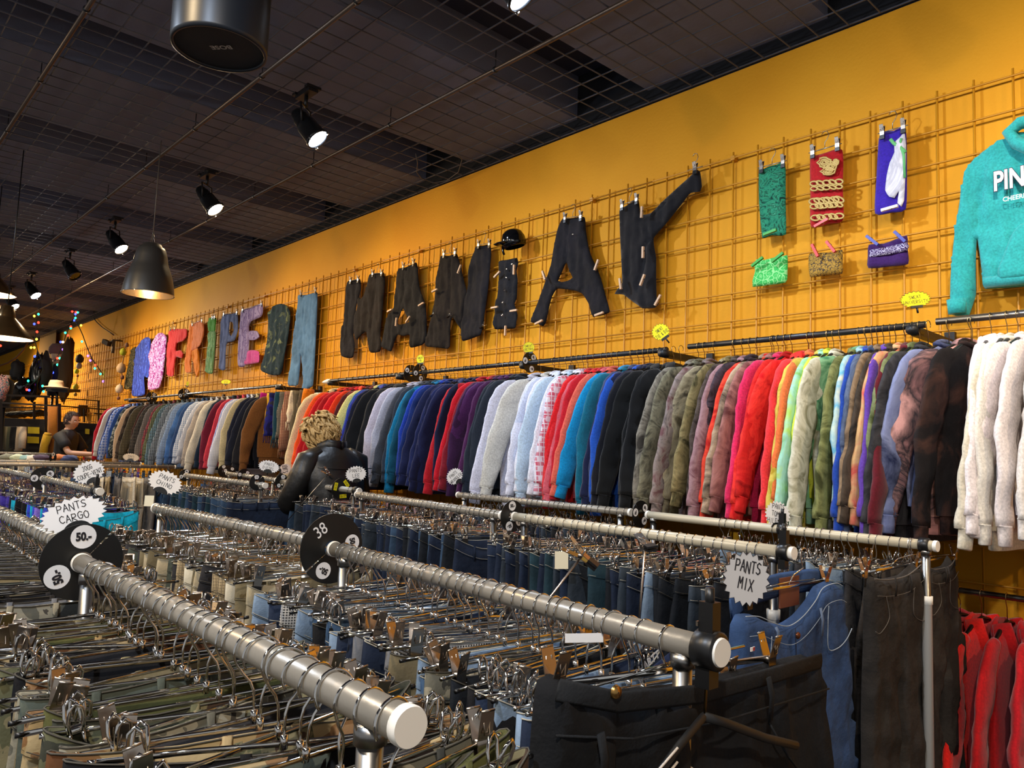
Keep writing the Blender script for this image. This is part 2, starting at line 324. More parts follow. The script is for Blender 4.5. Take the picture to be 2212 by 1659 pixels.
# ------------------------------------------------------------------ the room
def wall_mat():
    m, nt, b = newmat('orange_wall_paint'); v = coords(nt, False); n = noise_n(nt, v, 1.4, 4)
    co = ramp(nt, n, [(.3, '#ce8c16'), (.7, '#d8981e')]); nt.links.new(co, b.inputs['Base Color']); b.inputs['Roughness'].default_value = .7; b.inputs['Specular IOR Level'].default_value = .2
    f = noise_n(nt, v, 60, 3); bp = nt.nodes.new('ShaderNodeBump'); bp.inputs['Strength'].default_value = .12; bp.inputs['Distance'].default_value = .01
    nt.links.new(f, bp.inputs['Height']); nt.links.new(bp.outputs[0], b.inputs['Normal']); return m
wm = wall_mat()
b = MB(); b.box((-27, WY, 0), (3.0, WY+.12, CEIL+.004), 0); struct(b.obj('wall_back', wm))
b = MB(); b.box((-27, WY, CEIL+.004), (3.0, WY+.12, CEIL+.5), 0); struct(b.obj('wall_back_upper', plain('#15161c', .9)))
b = MB(); b.box((-27.12, -4, 0), (-27, WY+.12, CEIL+.5)); struct(b.obj('wall_left', plain('#3a2c1e', .8)))
b = MB(); b.box((-27, -4, -.1), (3, WY, 0)); struct(b.obj('floor', plain('#3b3430', .45, bump=.1, bs=8)))
b = MB(); b.box((-27, -4, CEIL+.40), (3, WY, CEIL+.5)); struct(b.obj('ceiling', plain('#2a3046', .9)))
bm_ = plain('#696d80', .85, bump=.15, bs=40)
b = MB()
for k in range(-4, 14):
    x1 = -5.07 - 1.71*k
    if x1 > 3: continue
    b.box((max(x1-1.12, -27), -4, CEIL+.10), (x1, WY, CEIL+.13))
    b.box((x1-1.12, -4, CEIL+.13), (x1-1.09, WY, CEIL+.40)); b.box((x1-.03, -4, CEIL+.13), (x1, WY, CEIL+.40))
struct(b.obj('ceiling_panels', bm_))
b = MB(); w = .0028
x = -27.0; n0 = 0
for k in range(0, 196):
    xx = -4.68 + .15*(k-148)
    if -27 < xx < 1.2: b.box((xx-w, -3.4, CEIL-.003), (xx+w, WY-.03, CEIL+.003))
for k in range(-28, 18):
    yy = 1.006 + .15*k
    if yy < WY-.02: b.box((-27, yy-w, CEIL+.003), (1.2, yy+w, CEIL+.009))
struct(b.obj('ceiling_wire_mesh', plain('#55565f', .5, .3)))
for i, yy in enumerate((-.94, -.09, .76, 1.615, 2.44)):
    b = MB(); b.tube([(-27, yy*1.075, CEIL-.016), (1.2, yy*1.075, CEIL-.016)], .0125, 10)
    for k in range(14):
        xx = -1.0-1.05*k; b.tube([(xx-.008, yy*1.075, CEIL-.016), (xx+.008, yy*1.075, CEIL-.016)], .017, 10, mi=1); b.tube([(xx, yy*1.075, CEIL-.016), (xx, yy*1.075, CEIL+.1)], .003, 5, mi=1)
    tag(b.obj('ceiling_tube', [plain('#6f6156', .35, .7), blackm]), ['slim grey tube under the ceiling mesh, beyond the left of view', 'slim grey tube under the ceiling mesh, outermost left one', 'steep grey tube under the ceiling mesh at the upper left corner', 'long grey tube under the ceiling mesh, between pendant speaker and spotlights',
        'long grey tube under the ceiling mesh nearest the orange wall'][i], 'tube', 'tubes under the ceiling')
# thin cable loops lying in the mesh near the wall
b = MB(); pts = [onZ(x, y, 2.12) for x, y in [(898, 332), (902, 352), (900, 372), (910, 385), (935, 395), (965, 390), (990, 372), (998, 345), (985, 330)]]
b.tube(pts, .003, 5); tag(b.obj('ceiling_cable', plain('#4c4a4a', .5)), 'loose thin cable looping below the ceiling mesh near the wall', 'cable')

gm = plain('#bd8012', .5)
g0 = -1.141; cw = .1455; top = 1.655 + CZ; rowz = [top - .15*k for k in range(0, 17)]
gl = ['around the turquoise hoodie', 'behind the silk scarves and the raised sleeve', 'behind the black trouser letters', 'behind the left black trousers and light jeans', 'behind the coloured clothing letters',
      'behind the blue plaid shirt', 'at the dangling string lights', 'behind the mannequins', 'farthest along the wall']
for pi in range(9):
    b = MB(); k0 = 9 - 20*pi; r = .0052
    for k in range(k0, k0-20, -1):
        xx = g0 + cw*k
        if xx > 1.0: continue
        b.tube([(xx, WY-.030, rowz[-1]-.04), (xx, WY-.030, top+.035)], r, 6)
    xa, xb = g0+cw*(k0-20)+.05, min(g0+cw*k0+.05, 1.0)
    for z in rowz: b.tube([(xa, WY-.038, z), (xb, WY-.038, z)], r*.9, 6)
    for k in (3, 16):
        for z in (rowz[0], rowz[8]): b.box((g0+cw*(k0-k)-.012, WY-.04, z-.012), (g0+cw*(k0-k)+.012, WY-.002, z+.012))
    tag(b.obj('gridwall_panel', gm), 'yellow-painted wire grid panel on the orange wall, ' + gl[pi], 'grid panel', 'grid panels on the orange wall')
# ------------------------------------------------------------------ racks
RR = .016
H1 = .23
def ry(px, py, h=H1): return onZ(px, py, -h)
RAILS = {}
def rack(key, a, b, label, posts=(1, 1), cream=0, caps=(1, 1), grp='white tube clothes racks'):
    a = Vector(a); b = Vector(b); L = (b-a).length; d = (b-a).normalized(); ang = math.atan2(d.y, d.x); mid = (a+b)/2
    t = tag(empty('clothes_rack', (mid.x, mid.y, 0), ang), label, 'clothes rack', grp); z = a.z; zz = mid.z
    RAILS[key] = (a, b)
    m = MB(); m.tube([(-L/2, 0, zz), (L/2, 0, zz)], RR, 28); m.obj('rail', railw if cream else railm, t)
    for s, on in zip((-1, 1), caps):
        if on:
            m = MB(); m.lathe([(.0165, -.006), (.0176, -.005), (.0178, .003), (.0168, .0055)], 28, (s*(L/2), 0, zz), (s, 0, 0)); m.add([(s*(L/2+.0055), .0168*math.cos(q*math.pi/14), zz+.0168*math.sin(q*math.pi/14)) for q in range(28)], [tuple(range(28))], 0, False); m.obj('end_cap', whitep, t)
    for s, on in zip((-1, 1), posts):
        if not on: continue
        px = s*(L/2-(.055 if key != 'R4' else .03)); m = MB(); m.tube([(px, 0, zz-.012), (px, 0, .55)], .0125, 16); m.tube([(px, 0, zz-.03), (px, 0, zz-.013)], .0155, 16); o = m.obj('upper_post', steel, t)
        m = MB(); m.tube([(px, 0, zz-.155), (px, 0, zz-.18), (px, 0, zz-.181), (px, 0, .04)], [.0178, .0178, .0155, .0155], 20)
        m.tube([(px, -.24, .035), (px, .24, .035)], .014, 12)
        m.obj('lower_post', whitep, t)
        m = MB()
        for yy in (-.22, .22): m.lathe([(.022, 0), (.022, .02), (.012, .035)], 14, (px, yy, 0), cap0=True)
        m.obj('caster', blackp, t)
    return t
def P3(px, py, h=H1): v = onZ(px, py, -h); return v
def rk(key, p0, p1, label, **k):
    a = P3(*p0); b = P3(*p1); return rack(key, a, b, label, **k)
rk('R1', (176, 1216), (880, 1568), 'nearest white tube rack, its round end cap at the bottom centre')
rack('R1b', (-3.15, .445, CZ-.23), (-1.72, .425, CZ-.23), 'tube rack behind the nearest one, running in from the left edge', caps=(1, 1))
rk('R2', (722, 1186), (1553, 1409), 'second nearest tube rack with a black clamp before its end cap')
rk('R2b', (337, 1098), (690, 1172), 'chino trouser rack crowded with hooks, left of the big size disc')
rk('R3', (1112, 1116), (1712, 1195), 'third tube rack carrying denim, ending before the pale star card', cream=1)
rk('R3b', (772, 1068), (1085, 1113), 'tube rack of dark jeans in the centre, left of the price disc')
rk('R4', (1400, 1112), (2022, 1180), 'cream tube rack with its white post standing free at the right', cream=1)
rk('R4b', (990, 1069), (1362, 1107), 'tube rack nearest the wall garments, below the white sweatshirts')
rk('R3c', (402, 1027), (573, 1049), 'jeans rack with a white end cap under the diesel card')
rk('R5', (604, 1040), (776, 1061), 'tube rack in front of the blond person')
rk('R5b', (492, 1023), (598, 1037), 'short stretch of tube rack below the dark jackets')
rk('J', (95, 1034), (216, 1062), 'jogging trouser rack at the left, round cap below the blue-tabbed card')
rack('Jb', (-6.3, .965, CZ-.23), tuple(P3(84, 1032)), 'hook-covered tube rack at the left edge behind the jogging rack')
rack('F1', (-12.4, 1.6, CZ-.23), (-12.4, 3.02, CZ-.23), 'crosswise white rack, farthest, below the person in the black shirt', grp='crosswise racks at the far left')
rack('F2', (-8.5, .9, CZ-.235), (-8.5, 2.56, CZ-.235), 'crosswise white rack, second from the back', grp='crosswise racks at the far left')
rack('F3', (-7.45, .6, CZ-.23), (-7.45, 2.55, CZ-.23), 'crosswise white rack nearest the camera, left of the chino card', grp='crosswise racks at the far left')

# ------------------------------------------------------------------ clip hangers
def hook_path(rad=.0192, neck=.075, lean=0.0, side=1):
    pts = []
    for k in range(19):
        a = math.radians(-35 + 245*k/18); pts.append((lean*.0, side*rad*math.cos(a), rad*math.sin(a)-.002))
    y, z = pts[-1][1], pts[-1][2]
    for t, (yy, zz) in zip((.3, .6, .8, 1), [(y*.62, z-.012), (y*.2, z-.022), (0, z-.033), (0, -neck)]): pts.append((lean*t, yy, zz))
    return pts
HOOKS = []
for i in range(6):
    m = MB(); m.tube(hook_path(.0190+.0012*(i % 3), .075, (-.006, 0, .006)[i % 3], 1 if i < 4 else -1), .00165, 6)
    m.tube([((-.006, 0, .006)[i % 3], 0, -.066), ((-.006, 0, .006)[i % 3], 0, -.080)], .0042, 8)
    HOOKS.append(m.mesh('hook', chrome))
BARS = []
for w in (.185, .20, .172):
    m = MB(); m.tube([(0, -w, -.0775), (0, -w*.5, -.0755), (0, 0, -.0765), (0, w*.5, -.0755), (0, w, -.0775)], [(.0030, .0012)]*5, 6, up=(0, 0, 1))
    for s in (-1, 1): m.tube([(0, s*w, -.0775), (0, s*(w+.008), -.0775)], .0030, 8, mi=1 if w > .19 else 0)
    BARS.append(m.mesh('bar', [chrome, blackp]))
def clip_mesh(kind):
    m = MB()
    if kind == 0:      # folded plates
        for s in (-1, 1):
            for (z0, x0, z1, x1, w0, w1) in [(.034, s*.0135, .004, s*.0045, .0085, .0095), (.004, s*.0045, -.020, s*.0028, .0095, .0085)]:
                t = .0006
                vs = [(x0-t, -w0, z0), (x0+t, -w0, z0), (x0+t, w0, z0), (x0-t, w0, z0), (x1-t, -w1, z1), (x1+t, -w1, z1), (x1+t, w1, z1), (x1-t, w1, z1)]
                m.add(vs, [(0, 1, 2, 3), (7, 6, 5, 4), (0, 4, 5, 1), (1, 5, 6, 2), (2, 6, 7, 3), (3, 7, 4, 0)], 0, False)
            m.tube([(s*.0135, -.0085, .034), (s*.0135, .0085, .034)], .0014, 6)
            m.tube([(s*.010, -.004, .026), (s*.010, -.004, .010), (s*.009, .004, .010), (s*.010, .004, .026)], .0008, 5)
        m.tube([(0, -.0095, .002), (0, .0095, .002)], .0042, 10)
    else:              # rounded wire loops
        for s in (-1, 1):
            m.tube([(s*.004, -.006, 0), (s*.009, -.0075, .014), (s*.012, -.006, .026), (s*.013, 0, .032), (s*.012, .006, .026), (s*.009, .0075, .014), (s*.004, .006, 0)], .0021, 7)
            m.tube([(s*.004, -.006, 0), (s*.003, -.007, -.022)], .002, 6); m.tube([(s*.004, .006, 0), (s*.003, .007, -.022)], .002, 6)
        m.tube([(0, -.009, .002), (0, -.004, .002), (0, .004, .002), (0, .009, .002)], [.0045, .0055, .0055, .0045], 12)
    for s in (-1, 1): m.box((min(s*.0012, s*.0052), -.0105, -.032), (max(s*.0012, s*.0052), .0105, -.013), 1)
    return m.mesh('clip', [chrome2 if kind == 0 else chrome, blackp])
CLIPS = [clip_mesh(0), clip_mesh(1)]
def clip_hanger(M, v, label, grp, clipw=.16):
    t = tag(empty('clip_hanger', M=M), label, 'hanger', grp); s = clipw/.16
    put('hook', HOOKS[v % 6], t); b = put('bar', BARS[v % 3], t); b.scale = (1, s, 1)
    for k in (-1, 1):
        o = put('clip', CLIPS[(v//2 + (k > 0)*(v % 2)) % 2], t); o.location = (0, k*(clipw-.012*(v % 3)), -.0775); o.rotation_euler = (random.uniform(-.25, .25), random.uniform(-.15, .15), random.uniform(-.3, .3))
    return t

# ------------------------------------------------------------------ trousers
def pants_meshes(seed, w=.19, length=.95, front=1, detail=0, thick=.014, low=False):
    n = 16 if low else 30; zt = -.092
    def ring(ww, tt, z, dip=0, off=0.0, cy=0, k0=0, rough=.004):
        out = []
        for k in range(n):
            a = 2*math.pi*k/n; cc, ss = math.cos(a), math.sin(a)
            y = ww*(abs(cc)**.75)*(1 if cc > 0 else -1); x = tt*(abs(ss)**.6)*(1 if ss > 0 else -1)
            zz = z + .016*min(1, abs(y)/ww)**5*(1 if dip else 0)
            if dip: zz = z - (.038*dip if (ss*front > 0) else .006)*(1-min(1, (y/ww)**2)) - .012*(1-(2*abs(y)/ww-1)**2)*dip*.5
            x += rough*2.2*nz(y*9, z*5, ss, seed) + off + .004*nz(y*20, z*13, 2, seed)
            out.append((x, y+cy, zz))
        return out
    body = MB(); rows = [(-.042, w*.995, thick*.9), (-.09, w*1.01, thick*1.1), (-.15, w*1.03, thick*1.3), (-.21, w*1.04, thick*1.5), (-.27, w*1.03, thick*1.5)]
    vs = []; R_ = 0
    for z, ww, tt in rows:
        vs += ring(ww, tt, zt+z, dip=max(0, 1-(-z)/.12), rough=.002+.02*(-z)); R_ += 1
    fs = [(i*n+k, i*n+(k+1) % n, (i+1)*n+(k+1) % n, (i+1)*n+k) for i in range(R_-1) for k in range(n)]
    body.add(vs, fs)
    for s in (-1, 1):      # legs
        vs = []; R_ = 0; nn = n; sw = .012*nz(seed*3.1, s)
        steps = 5 if low else 11
        for i in range(steps):
            f = i/(steps-1); z = zt-.235-(length-.235)*f; ww = (w*.545)*(1-.22*f); tt = thick*(1.5+.3*math.sin(f*3))
            vs += ring(ww, tt, z, 0, off=s*.005+sw*f, cy=s*w*.50*(1-.12*f), rough=.012+.006*f); R_ += 1
        body.add(vs, [(i*n+k, i*n+(k+1) % n, (i+1)*n+(k+1) % n, (i+1)*n+k) for i in range(R_-1) for k in range(n)])
        body.add([vs[-n+k] for k in range(n)], [tuple(range(n))])
    wb = MB(); o1 = ring(w*1.0, thick*.92+.0022, zt, 1, rough=.003); o2 = ring(w*1.005, thick+.0022, zt-.042, 1, rough=.003)
    i1 = [(x*.62, y*.985, z) for x, y, z in o1]; i2 = [(x*.5, y*.97, z-.055) for x, y, z in o1]
    vs = o2+o1+i1+i2; wb.add(vs, [(i*n+k, i*n+(k+1) % n, (i+1)*n+(k+1) % n, (i+1)*n+k) for i in range(3) for k in range(n)])
    wb.tube([(x*1.03, y, z+.0004) for x, y, z in o1], .0011 if not low else .0016, 4, mi=1, closed=True)
    if not low: wb.tube([(x*1.05+.0003*front, y*1.001, z-.038) for x, y, z in o1], .0007, 4, mi=1, closed=True)
    for yy in (-.62, -.28, .28, .62):
        for sx in ((1, -1) if not low else (front,)):
            kx = min(range(n), key=lambda k: abs(o1[k][1]-yy*w) + (0 if o1[k][0]*sx > 0 else 9)); x, y, z = o1[kx]; x2, y2, z2 = o2[kx]
            wb.tube([(x+sx*.002, y, z+.003), (x2+sx*.0045, y, z2-.006)], [(.0055, .0016)]*2, 6, up=(0, 1, 0))
    return body, wb
PV = {}
def pants_variant(i, w=.19, low=False):
    k = (i, w, low)
    if k not in PV:
        b, wb = pants_meshes(i*3+1, w=w, front=1 if i % 2 == 0 else -1, low=low)
        PV[k] = (b.mesh('trouser_legs', denim('#24344d')), wb.mesh('waistband', [denim('#24344d'), plain('#a9a293', .8)]))
    return PV[k]
def pants(M, v, mat, stitch, label, grp, name='jeans', cat='jeans', w=.19):
    bm, wm_ = pants_variant(v % 5, w)
    t = tag(put(name, bm, mat=mat), label, cat, grp); t.matrix_world = M
    o = put('waistband', wm_, t, mat=mat); o.material_slots[1].link = 'OBJECT'; o.material_slots[1].material = stitch
    return t
st_w = plain('#aaa596', .8); st_d = plain('#4a463d', .8); st_o = plain('#8a6234', .8); st_l = plain('#c9ccca', .8)
D = {'navy': ('#1b2436', 'dark navy denim'), 'blue': ('#2f4258', 'mid blue denim'), 'light': ('#6c7f94', 'light washed denim'), 'ink': ('#15191f', 'ink blue denim'), 'slate': ('#2b333c', 'slate blue denim'),
     'black': ('#121214', 'black'), 'char': ('#29282a', 'charcoal'), 'teal': ('#1f343e', 'teal-tinted denim'), 'brown': ('#37312c', 'brown-black')}
def fab(k):
    if k in D:
        return (denim(D[k][0]), (st_w if k in ('blue', 'light', 'navy', 'slate', 'teal') else st_d), D[k][1]+(' jeans' if 'denim' in D[k][1] or k in ('black', 'char', 'brown') else ' trousers'), 'jeans', 'jeans')
    T = {'camo': (blotch(['#32332a', '#56563f', '#766e52', '#43342a'], 9), 'green and brown camouflage trousers'), 'camo2': (blotch(['#33332f', '#5d5b50', '#8a8472', '#44403a'], 11), 'grey camouflage trousers'),
         'olive': (denim('#4b4b2a', 1.15), 'olive green cargo trousers'), 'khaki': (denim('#6a6048', 1.12), 'khaki cotton trousers'), 'sage': (denim('#464c44', 1.12), 'sage green trousers'),
         'brownc': (blotch(['#55361f', '#856545', '#a8936c', '#3c2c22'], 6), 'brown patchwork camouflage trousers'), 'beige': (denim('#a4977b', 1.1), 'beige chino trousers'), 'grey': (denim('#6f7074', 1.1), 'mid grey cotton trousers'),
         'hound': (plaid('#17181b', '#c9c6c0', '#17181b', 60), 'black and white houndstooth trousers'), 'check': (plaid('#8a7857', '#3f3122', '#b7a47f', 45), 'brown checked trousers'), 'cream': (denim('#c3bba6', 1.06), 'cream cotton trousers'),
         'turq': (knit('#0798b5'), 'bright turquoise jogging trousers'), 'royal': (knit('#2b41b8'), 'royal blue jogging trousers'), 'purple': (knit('#3b2f8c'), 'purple jogging trousers'), 'jnavy': (knit('#15192c'), 'navy jogging trousers'),
         'jblack': (knit('#141417'), 'black jogging trousers'), 'lilac': (knit('#7a63b8'), 'lilac jogging trousers')}
    m, l = T[k]; return (m, st_d if k not in ('cream', 'beige') else st_w, l, 'trousers', 'trousers')
def fill(key, step, pal, where, seed, jit=.10, a0=.02, a1=.02, gaps=(), sized=None):
    rnd = random.Random(seed); a, b = RAILS[key]; d = (b-a).normalized(); L = (b-a).length; X = d; Y = Vector((-d.y, d.x, 0)); n = int((L-a0-a1)/step)
    for i in range(n):
        s = L - a1 - step*i - rnd.uniform(0, step*.45)
        f = s/L
        if any(g0 < f < g1 for g0, g1 in gaps): continue
        rz = rnd.gauss(0, jit); rx = rnd.gauss(0, .03); tilt = rnd.gauss(0, .06)
        p = a + d*s + Vector((0, 0, -.0005))
        base = Matrix.Translation(p) @ Matrix.Rotation(math.atan2(d.y, d.x)+rz, 4, 'Z') @ Matrix.Rotation(rx, 4, 'X') @ Matrix.Rotation(tilt, 4, 'Y')
        k = pal[i % len(pal)] if rnd.random() < .75 else rnd.choice(pal); mat, stc, desc, nm, ct = fab(k); pos = nthw(i+1)
        clip_hanger(base, rnd.randrange(12), 'shiny clip hanger on %s, %s from its right end' % (where, pos), 'clip hangers on '+where)
        w = rnd.choice((.175, .19, .19, .20))
        pants(base @ Matrix.Translation((0, 0, rnd.uniform(-.006, .004)+{'R1': .022, 'R2': .014, 'R2b': .010}.get(key, .006))), rnd.randrange(5), mat, stc, '%s on %s, %s from its right end' % (desc, where, pos), 'trousers hanging on '+where, nm, ct, w)
fill('R1', .031, ['camo', 'olive', 'brownc', 'camo2', 'sage', 'khaki', 'black', 'camo', 'brownc', 'char', 'olive', 'camo2'], 'the nearest rack', 1, .16, a0=.05)
fill('R1b', .040, ['camo2', 'grey', 'sage', 'char', 'khaki'], 'the left edge rack', 2, .10)
fill('R2', .026, ['navy', 'light', 'blue', 'black', 'light', 'navy', 'blue', 'slate', 'ink', 'blue', 'camo2', 'light', 'khaki', 'hound', 'grey', 'navy'], 'the second nearest rack', 3, .11, a1=.115)
fill('R2b', .030, ['beige', 'khaki', 'cream', 'grey', 'check', 'char', 'beige', 'sage'], 'the chino rack', 4, .08)
fill('R3', .034, ['ink', 'navy', 'slate', 'ink', 'navy', 'teal', 'ink', 'light'], 'the third rack', 5, .07, a1=.09)
fill('R3b', .034, ['navy', 'slate', 'ink', 'navy', 'blue'], 'the centre jeans rack', 6, .07)
fill('R4', .032, ['brown', 'brown', 'char', 'black', 'char', 'cream', 'blue', 'light', 'char', 'slate'], 'the cream rack', 7, .07, a1=.10, gaps=((0, .30), (.46, .50)))
fill('R4b', .036, ['ink', 'slate', 'navy', 'black'], 'the rack below the white sweatshirts', 8, .07)
fill('J', .050, ['turq', 'royal', 'turq', 'jnavy', 'purple', 'jblack', 'lilac', 'royal'], 'the jogging rack', 9, .09)
fill('R3c', .05, ['blue', 'navy', 'blue', 'teal'], 'the card-topped jeans rack', 10, .07)
fill('R5', .075, ['navy', 'blue', 'slate'], 'the rack before the blond person', 11, .07)

# everything further off: one mass of hangers and one of trousers
def far_mass():
    hm = MB(); pm = MB(); rnd = random.Random(5); cols = []
    groups = [('R5b', .05, 0), ('Jb', .035, 1), ('F1', .06, 2), ('F2', .07, 1), ('F3', .08, 3)]
    mats = [denim('#2b4468'), denim('#1c2a42'), knit('#2b3350'), denim('#6f7074', 1.1), denim('#a4977b', 1.1), knit('#3b2f8c'), knit('#c96a3a'), knit('#cfc8b6'), knit('#3f6a4a')]
    pal = {0: (0, 1), 1: (1, 2, 5, 3), 2: (3, 4, 6, 7, 8, 2), 3: (3, 4, 0, 7)}
    b0, w0 = pants_meshes(9, low=True)
    for key, step, g in groups:
        a, b = RAILS[key]; d = (b-a).normalized(); L = (b-a).length; s = .03; ang = math.atan2(d.y, d.x)
        while s < L-.02:
            M = Matrix.Translation(a+d*s) @ Matrix.Rotation(ang+rnd.gauss(0, .1), 4, 'Z') @ Matrix.Scale(rnd.uniform(.85, 1.1), 4, (0, 1, 0)) @ Matrix.Rotation(rnd.gauss(0, .05), 4, 'X')
            hp = [M @ Vector(q) for q in hook_path()[::3]+[(0, 0, -.075)]]; hm.tube(hp, .0017, 4)
            hm.tube([M @ Vector((0, -.19, -.077)), M @ Vector((0, .19, -.077))], .003, 4)
            for k in (-1, 1):
                hm.box((-.012, k*.16-.009, -.10), (.012, k*.16+.009, -.045), 0, M)
            mi = rnd.choice(pal[g])
            for src in (b0, w0): pm.add([M @ Vector(v) for v in src.v], src.f, mi)
            s += step*rnd.uniform(.7, 1.3)
    tag(hm.obj('clip_hangers', chrome), 'mass of shiny clip hangers on the far racks at the left', 'hangers', None, 'stuff')
    tag(pm.obj('trousers', mats), 'mass of trousers hanging on the far racks at the left', 'trousers', None, 'stuff')
far_mass()
# ------------------------------------------------------------------ wall rails
RY = 3.13; RZ = .56+CZ
def wall_rail(x0, x1, arms, label, dark=True, z=RZ, y=RY, r=.0135):
    t = tag(empty('wall_rail', ((x0+x1)/2, WY, z)), label, 'clothes rail', 'clothes rails on the orange wall'); cx = (x0+x1)/2
    m = MB(); m.tube([(x0-cx, y-WY, 0), (x1-cx, y-WY, 0)], r, 18); m.obj('rail', plain('#3a3a3c', .35, .7) if dark else steel, t)
    for ax in arms:
        m = MB(); X = ax-cx; m.box((X-.016, y-WY+.01, -.038), (X+.016, -.03, -.006)); m.box((X-.02, -.052, -.13), (X+.02, -.028, .03))
        m.tube([(X, y-WY-.035, -.02), (X, y-WY+.05, -.02)], .021, 14, mi=0)
        m.obj('arm', blackm, t)
    return t
wall_rail(-5.65, -2.27, (-5.62, -4.62, -3.30, -2.28), 'long black wall rail above the plain sweatshirts')
wall_rail(-2.14, -1.06, (-1.10,), 'dark wall rail above the tie-dyed sweatshirts', z=RZ+.005)
wall_rail(-1.02, .5, (.4,), 'grey wall rail above the white sweatshirts at the right edge', dark=False, z=RZ+.012)
wall_rail(-11.3, -6.55, (-6.58, -8.9, -11.0), 'wall rail above the plaid shirts', dark=False, z=RZ+.0)
wall_rail(-6.5, -5.75, (), 'low thin rail holding the scarves', dark=False, z=CZ+.46, r=.009)
wall_rail(-1.35, .4, (), 'lower wall rail holding the red jackets', dark=False, z=CZ-.435, y=3.18, r=.011)
# tip of the long rail
m = MB(); m.lathe([(.0135, 0), (.018, .01), (.02, .05), (.012, .11), (.002, .14)], 14, (-5.65, RY, RZ), (-1, 0, -.05), cap0=True); tag(m.obj('shoe_horn', whitep), 'pale pointed tip sticking out left of the long black rail', 'rail tip')

# ------------------------------------------------------------------ sweatshirts and shirts, hung across the rail
def garment(seed, L=.78, collar='crew', wide=1.0, sl=.66):
    n = 26; rnd = random.Random(seed); bx = rnd.uniform(-.01, .01)
    prof = [(-.095, .070, .016), (-.112, .105, .018), (-.135, .165, .022), (-.160, .205, .024), (-.20, .232, .026), (-.28, .238, .026), (-.38, .235, .024), (-.50, .232, .024), (-.62, .232, .025), (-L+.065, .225, .026)]
    def ring(y, t, z, k0=0.0):
        out = []
        for k in range(n):
            a = 2*math.pi*k/n; cc, ss = math.cos(a), math.sin(a)
            yy = y*(abs(cc)**.8)*(1 if cc > 0 else -1)*wide; xx = t*(abs(ss)**.7)*(1 if ss > 0 else -1)
            w = min(1, max(0, (-z-.15)/.3)); xx += w*(.016*nz(yy*7, z*3, ss*.4, seed)+.006*nz(yy*26, z*9, 1, seed)) + bx*w
            out.append((xx, yy, z + (.02*(1-min(1, (yy/.07)**2)) if z > -.1 else 0) - (.028 if (z > -.1 and ss > 0) else 0)*(1-min(1, (yy/.07)**2))))
        return out
    body = MB(); vs = []
    for z, y, t in prof: vs += ring(y, t, z)
    body.add(vs, [(i*n+k, i*n+(k+1) % n, (i+1)*n+(k+1) % n, (i+1)*n+k) for i in range(len(prof)-1) for k in range(n)])
    hem = MB(); vs = ring(.219, .022, -L+.066) + ring(.212, .021, -L+.06) + ring(.212, .021, -L+.004) + ring(.205, .017, -L)
    hem.add(vs, [(i*n+k, i*n+(k+1) % n, (i+1)*n+(k+1) % n, (i+1)*n+k) for i in range(3) for k in range(n)]); hem.add(vs[-n:], [tuple(range(n))])
    col = MB(); neck = ring(.073, .018, -.0935)
    if collar == 'crew': col.tube(neck, (.010), 7, closed=True, up=(0, 0, 1))
    elif collar == 'hood':
        for s in (-1, 1): col.tube([(.0, s*.075, -.085), (.012, s*.09, -.12), (.020, s*.07, -.17), (.024, s*.02, -.215), (.024, 0, -.22)], [(.03, .010), (.034, .014), (.036, .018), (.03, .016), (.02, .012)], 10, up=(1, 0, 0))
        col.tube([(-.018, -.08, -.10), (-.03, -.03, -.12), (-.032, 0, -.125), (-.03, .03, -.12), (-.018, .08, -.10)], [(.02, .012), (.045, .014), (.055, .015), (.045, .014), (.02, .012)], 10, up=(0, 0, 1))
    else:
        for s in (-1, 1):
            col.tube([(-.014, s*.02, -.082), (-.006, s*.07, -.088), (.012, s*.075, -.10), (.022, s*.045, -.135), (.026, s*.03, -.155)], [(.018, .005), (.022, .006), (.024, .006), (.020, .005), (.006, .004)], 8, up=(0, 0, 1))
    sleeves = []; cuffs = []
    for s in (-1, 1):
        fl = rnd.uniform(-.02, .035); sx = rnd.uniform(-.02, .025); el = rnd.uniform(-.008, .02)
        P = [(0, .150, -.142, .026), (0, .195, -.165, .044), (0, .226, -.205, .060), (sx*.1, .248, -.26, .068), (sx*.3, .276+el*.5, -.36, .066), (sx*.6, .304+el, -.46, .062), (sx*.8, .328+el*.6+fl*.4, -.56, .056), (sx, .346+fl*.7, -.64, .048), (sx, .356+fl, -.10-sl+.03, .041)]
        pts = []; rs = []
        for i in range(len(P)-1):
            for j in range(4):
                f = j/4; q = [P[i][a]*(1-f)+P[i+1][a]*f for a in range(4)]; pts.append((q[0]+.004*nz(q[2]*16, s, 0, seed), s*q[1]*wide, q[2])); rs.append((q[3]*(1+.04*nz(q[2]*7, s*3, 1, seed)), .019+.004*nz(q[2]*7, s, 5, seed)))
        q = P[-1]; pts.append((q[0], s*q[1]*wide, q[2])); rs.append((q[3], .020))
        m = MB(); m.tube(pts, rs, 14, up=(0, 1, 0)); 
        nv = []
        for (x, y, z) in m.v:
            w = min(1, max(0, (-z-.17)/.15)); nv.append((x + w*(.012*nz(y*12, z*8, x*3, seed+s)+.007*nz(y*30, z*22, 3, seed)), y + w*.006*nz(y*5, z*14, 9, seed), z))
        m.v = nv; sleeves.append(m)
        e = Vector(pts[-1]); dr = (e-Vector(pts[-4])).normalized(); cf = MB()
        cf.tube([e-dr*.004, e, e+dr*.03, e+dr*.058, e+dr*.062], [(.040, .019), (.034, .019), (.033, .018), (.034, .017), (.030, .012)], 12, up=(0, 1, 0)); cuffs.append(cf)
    return body, hem, col, sleeves, cuffs
dm = knit('#888888'); GV = {}
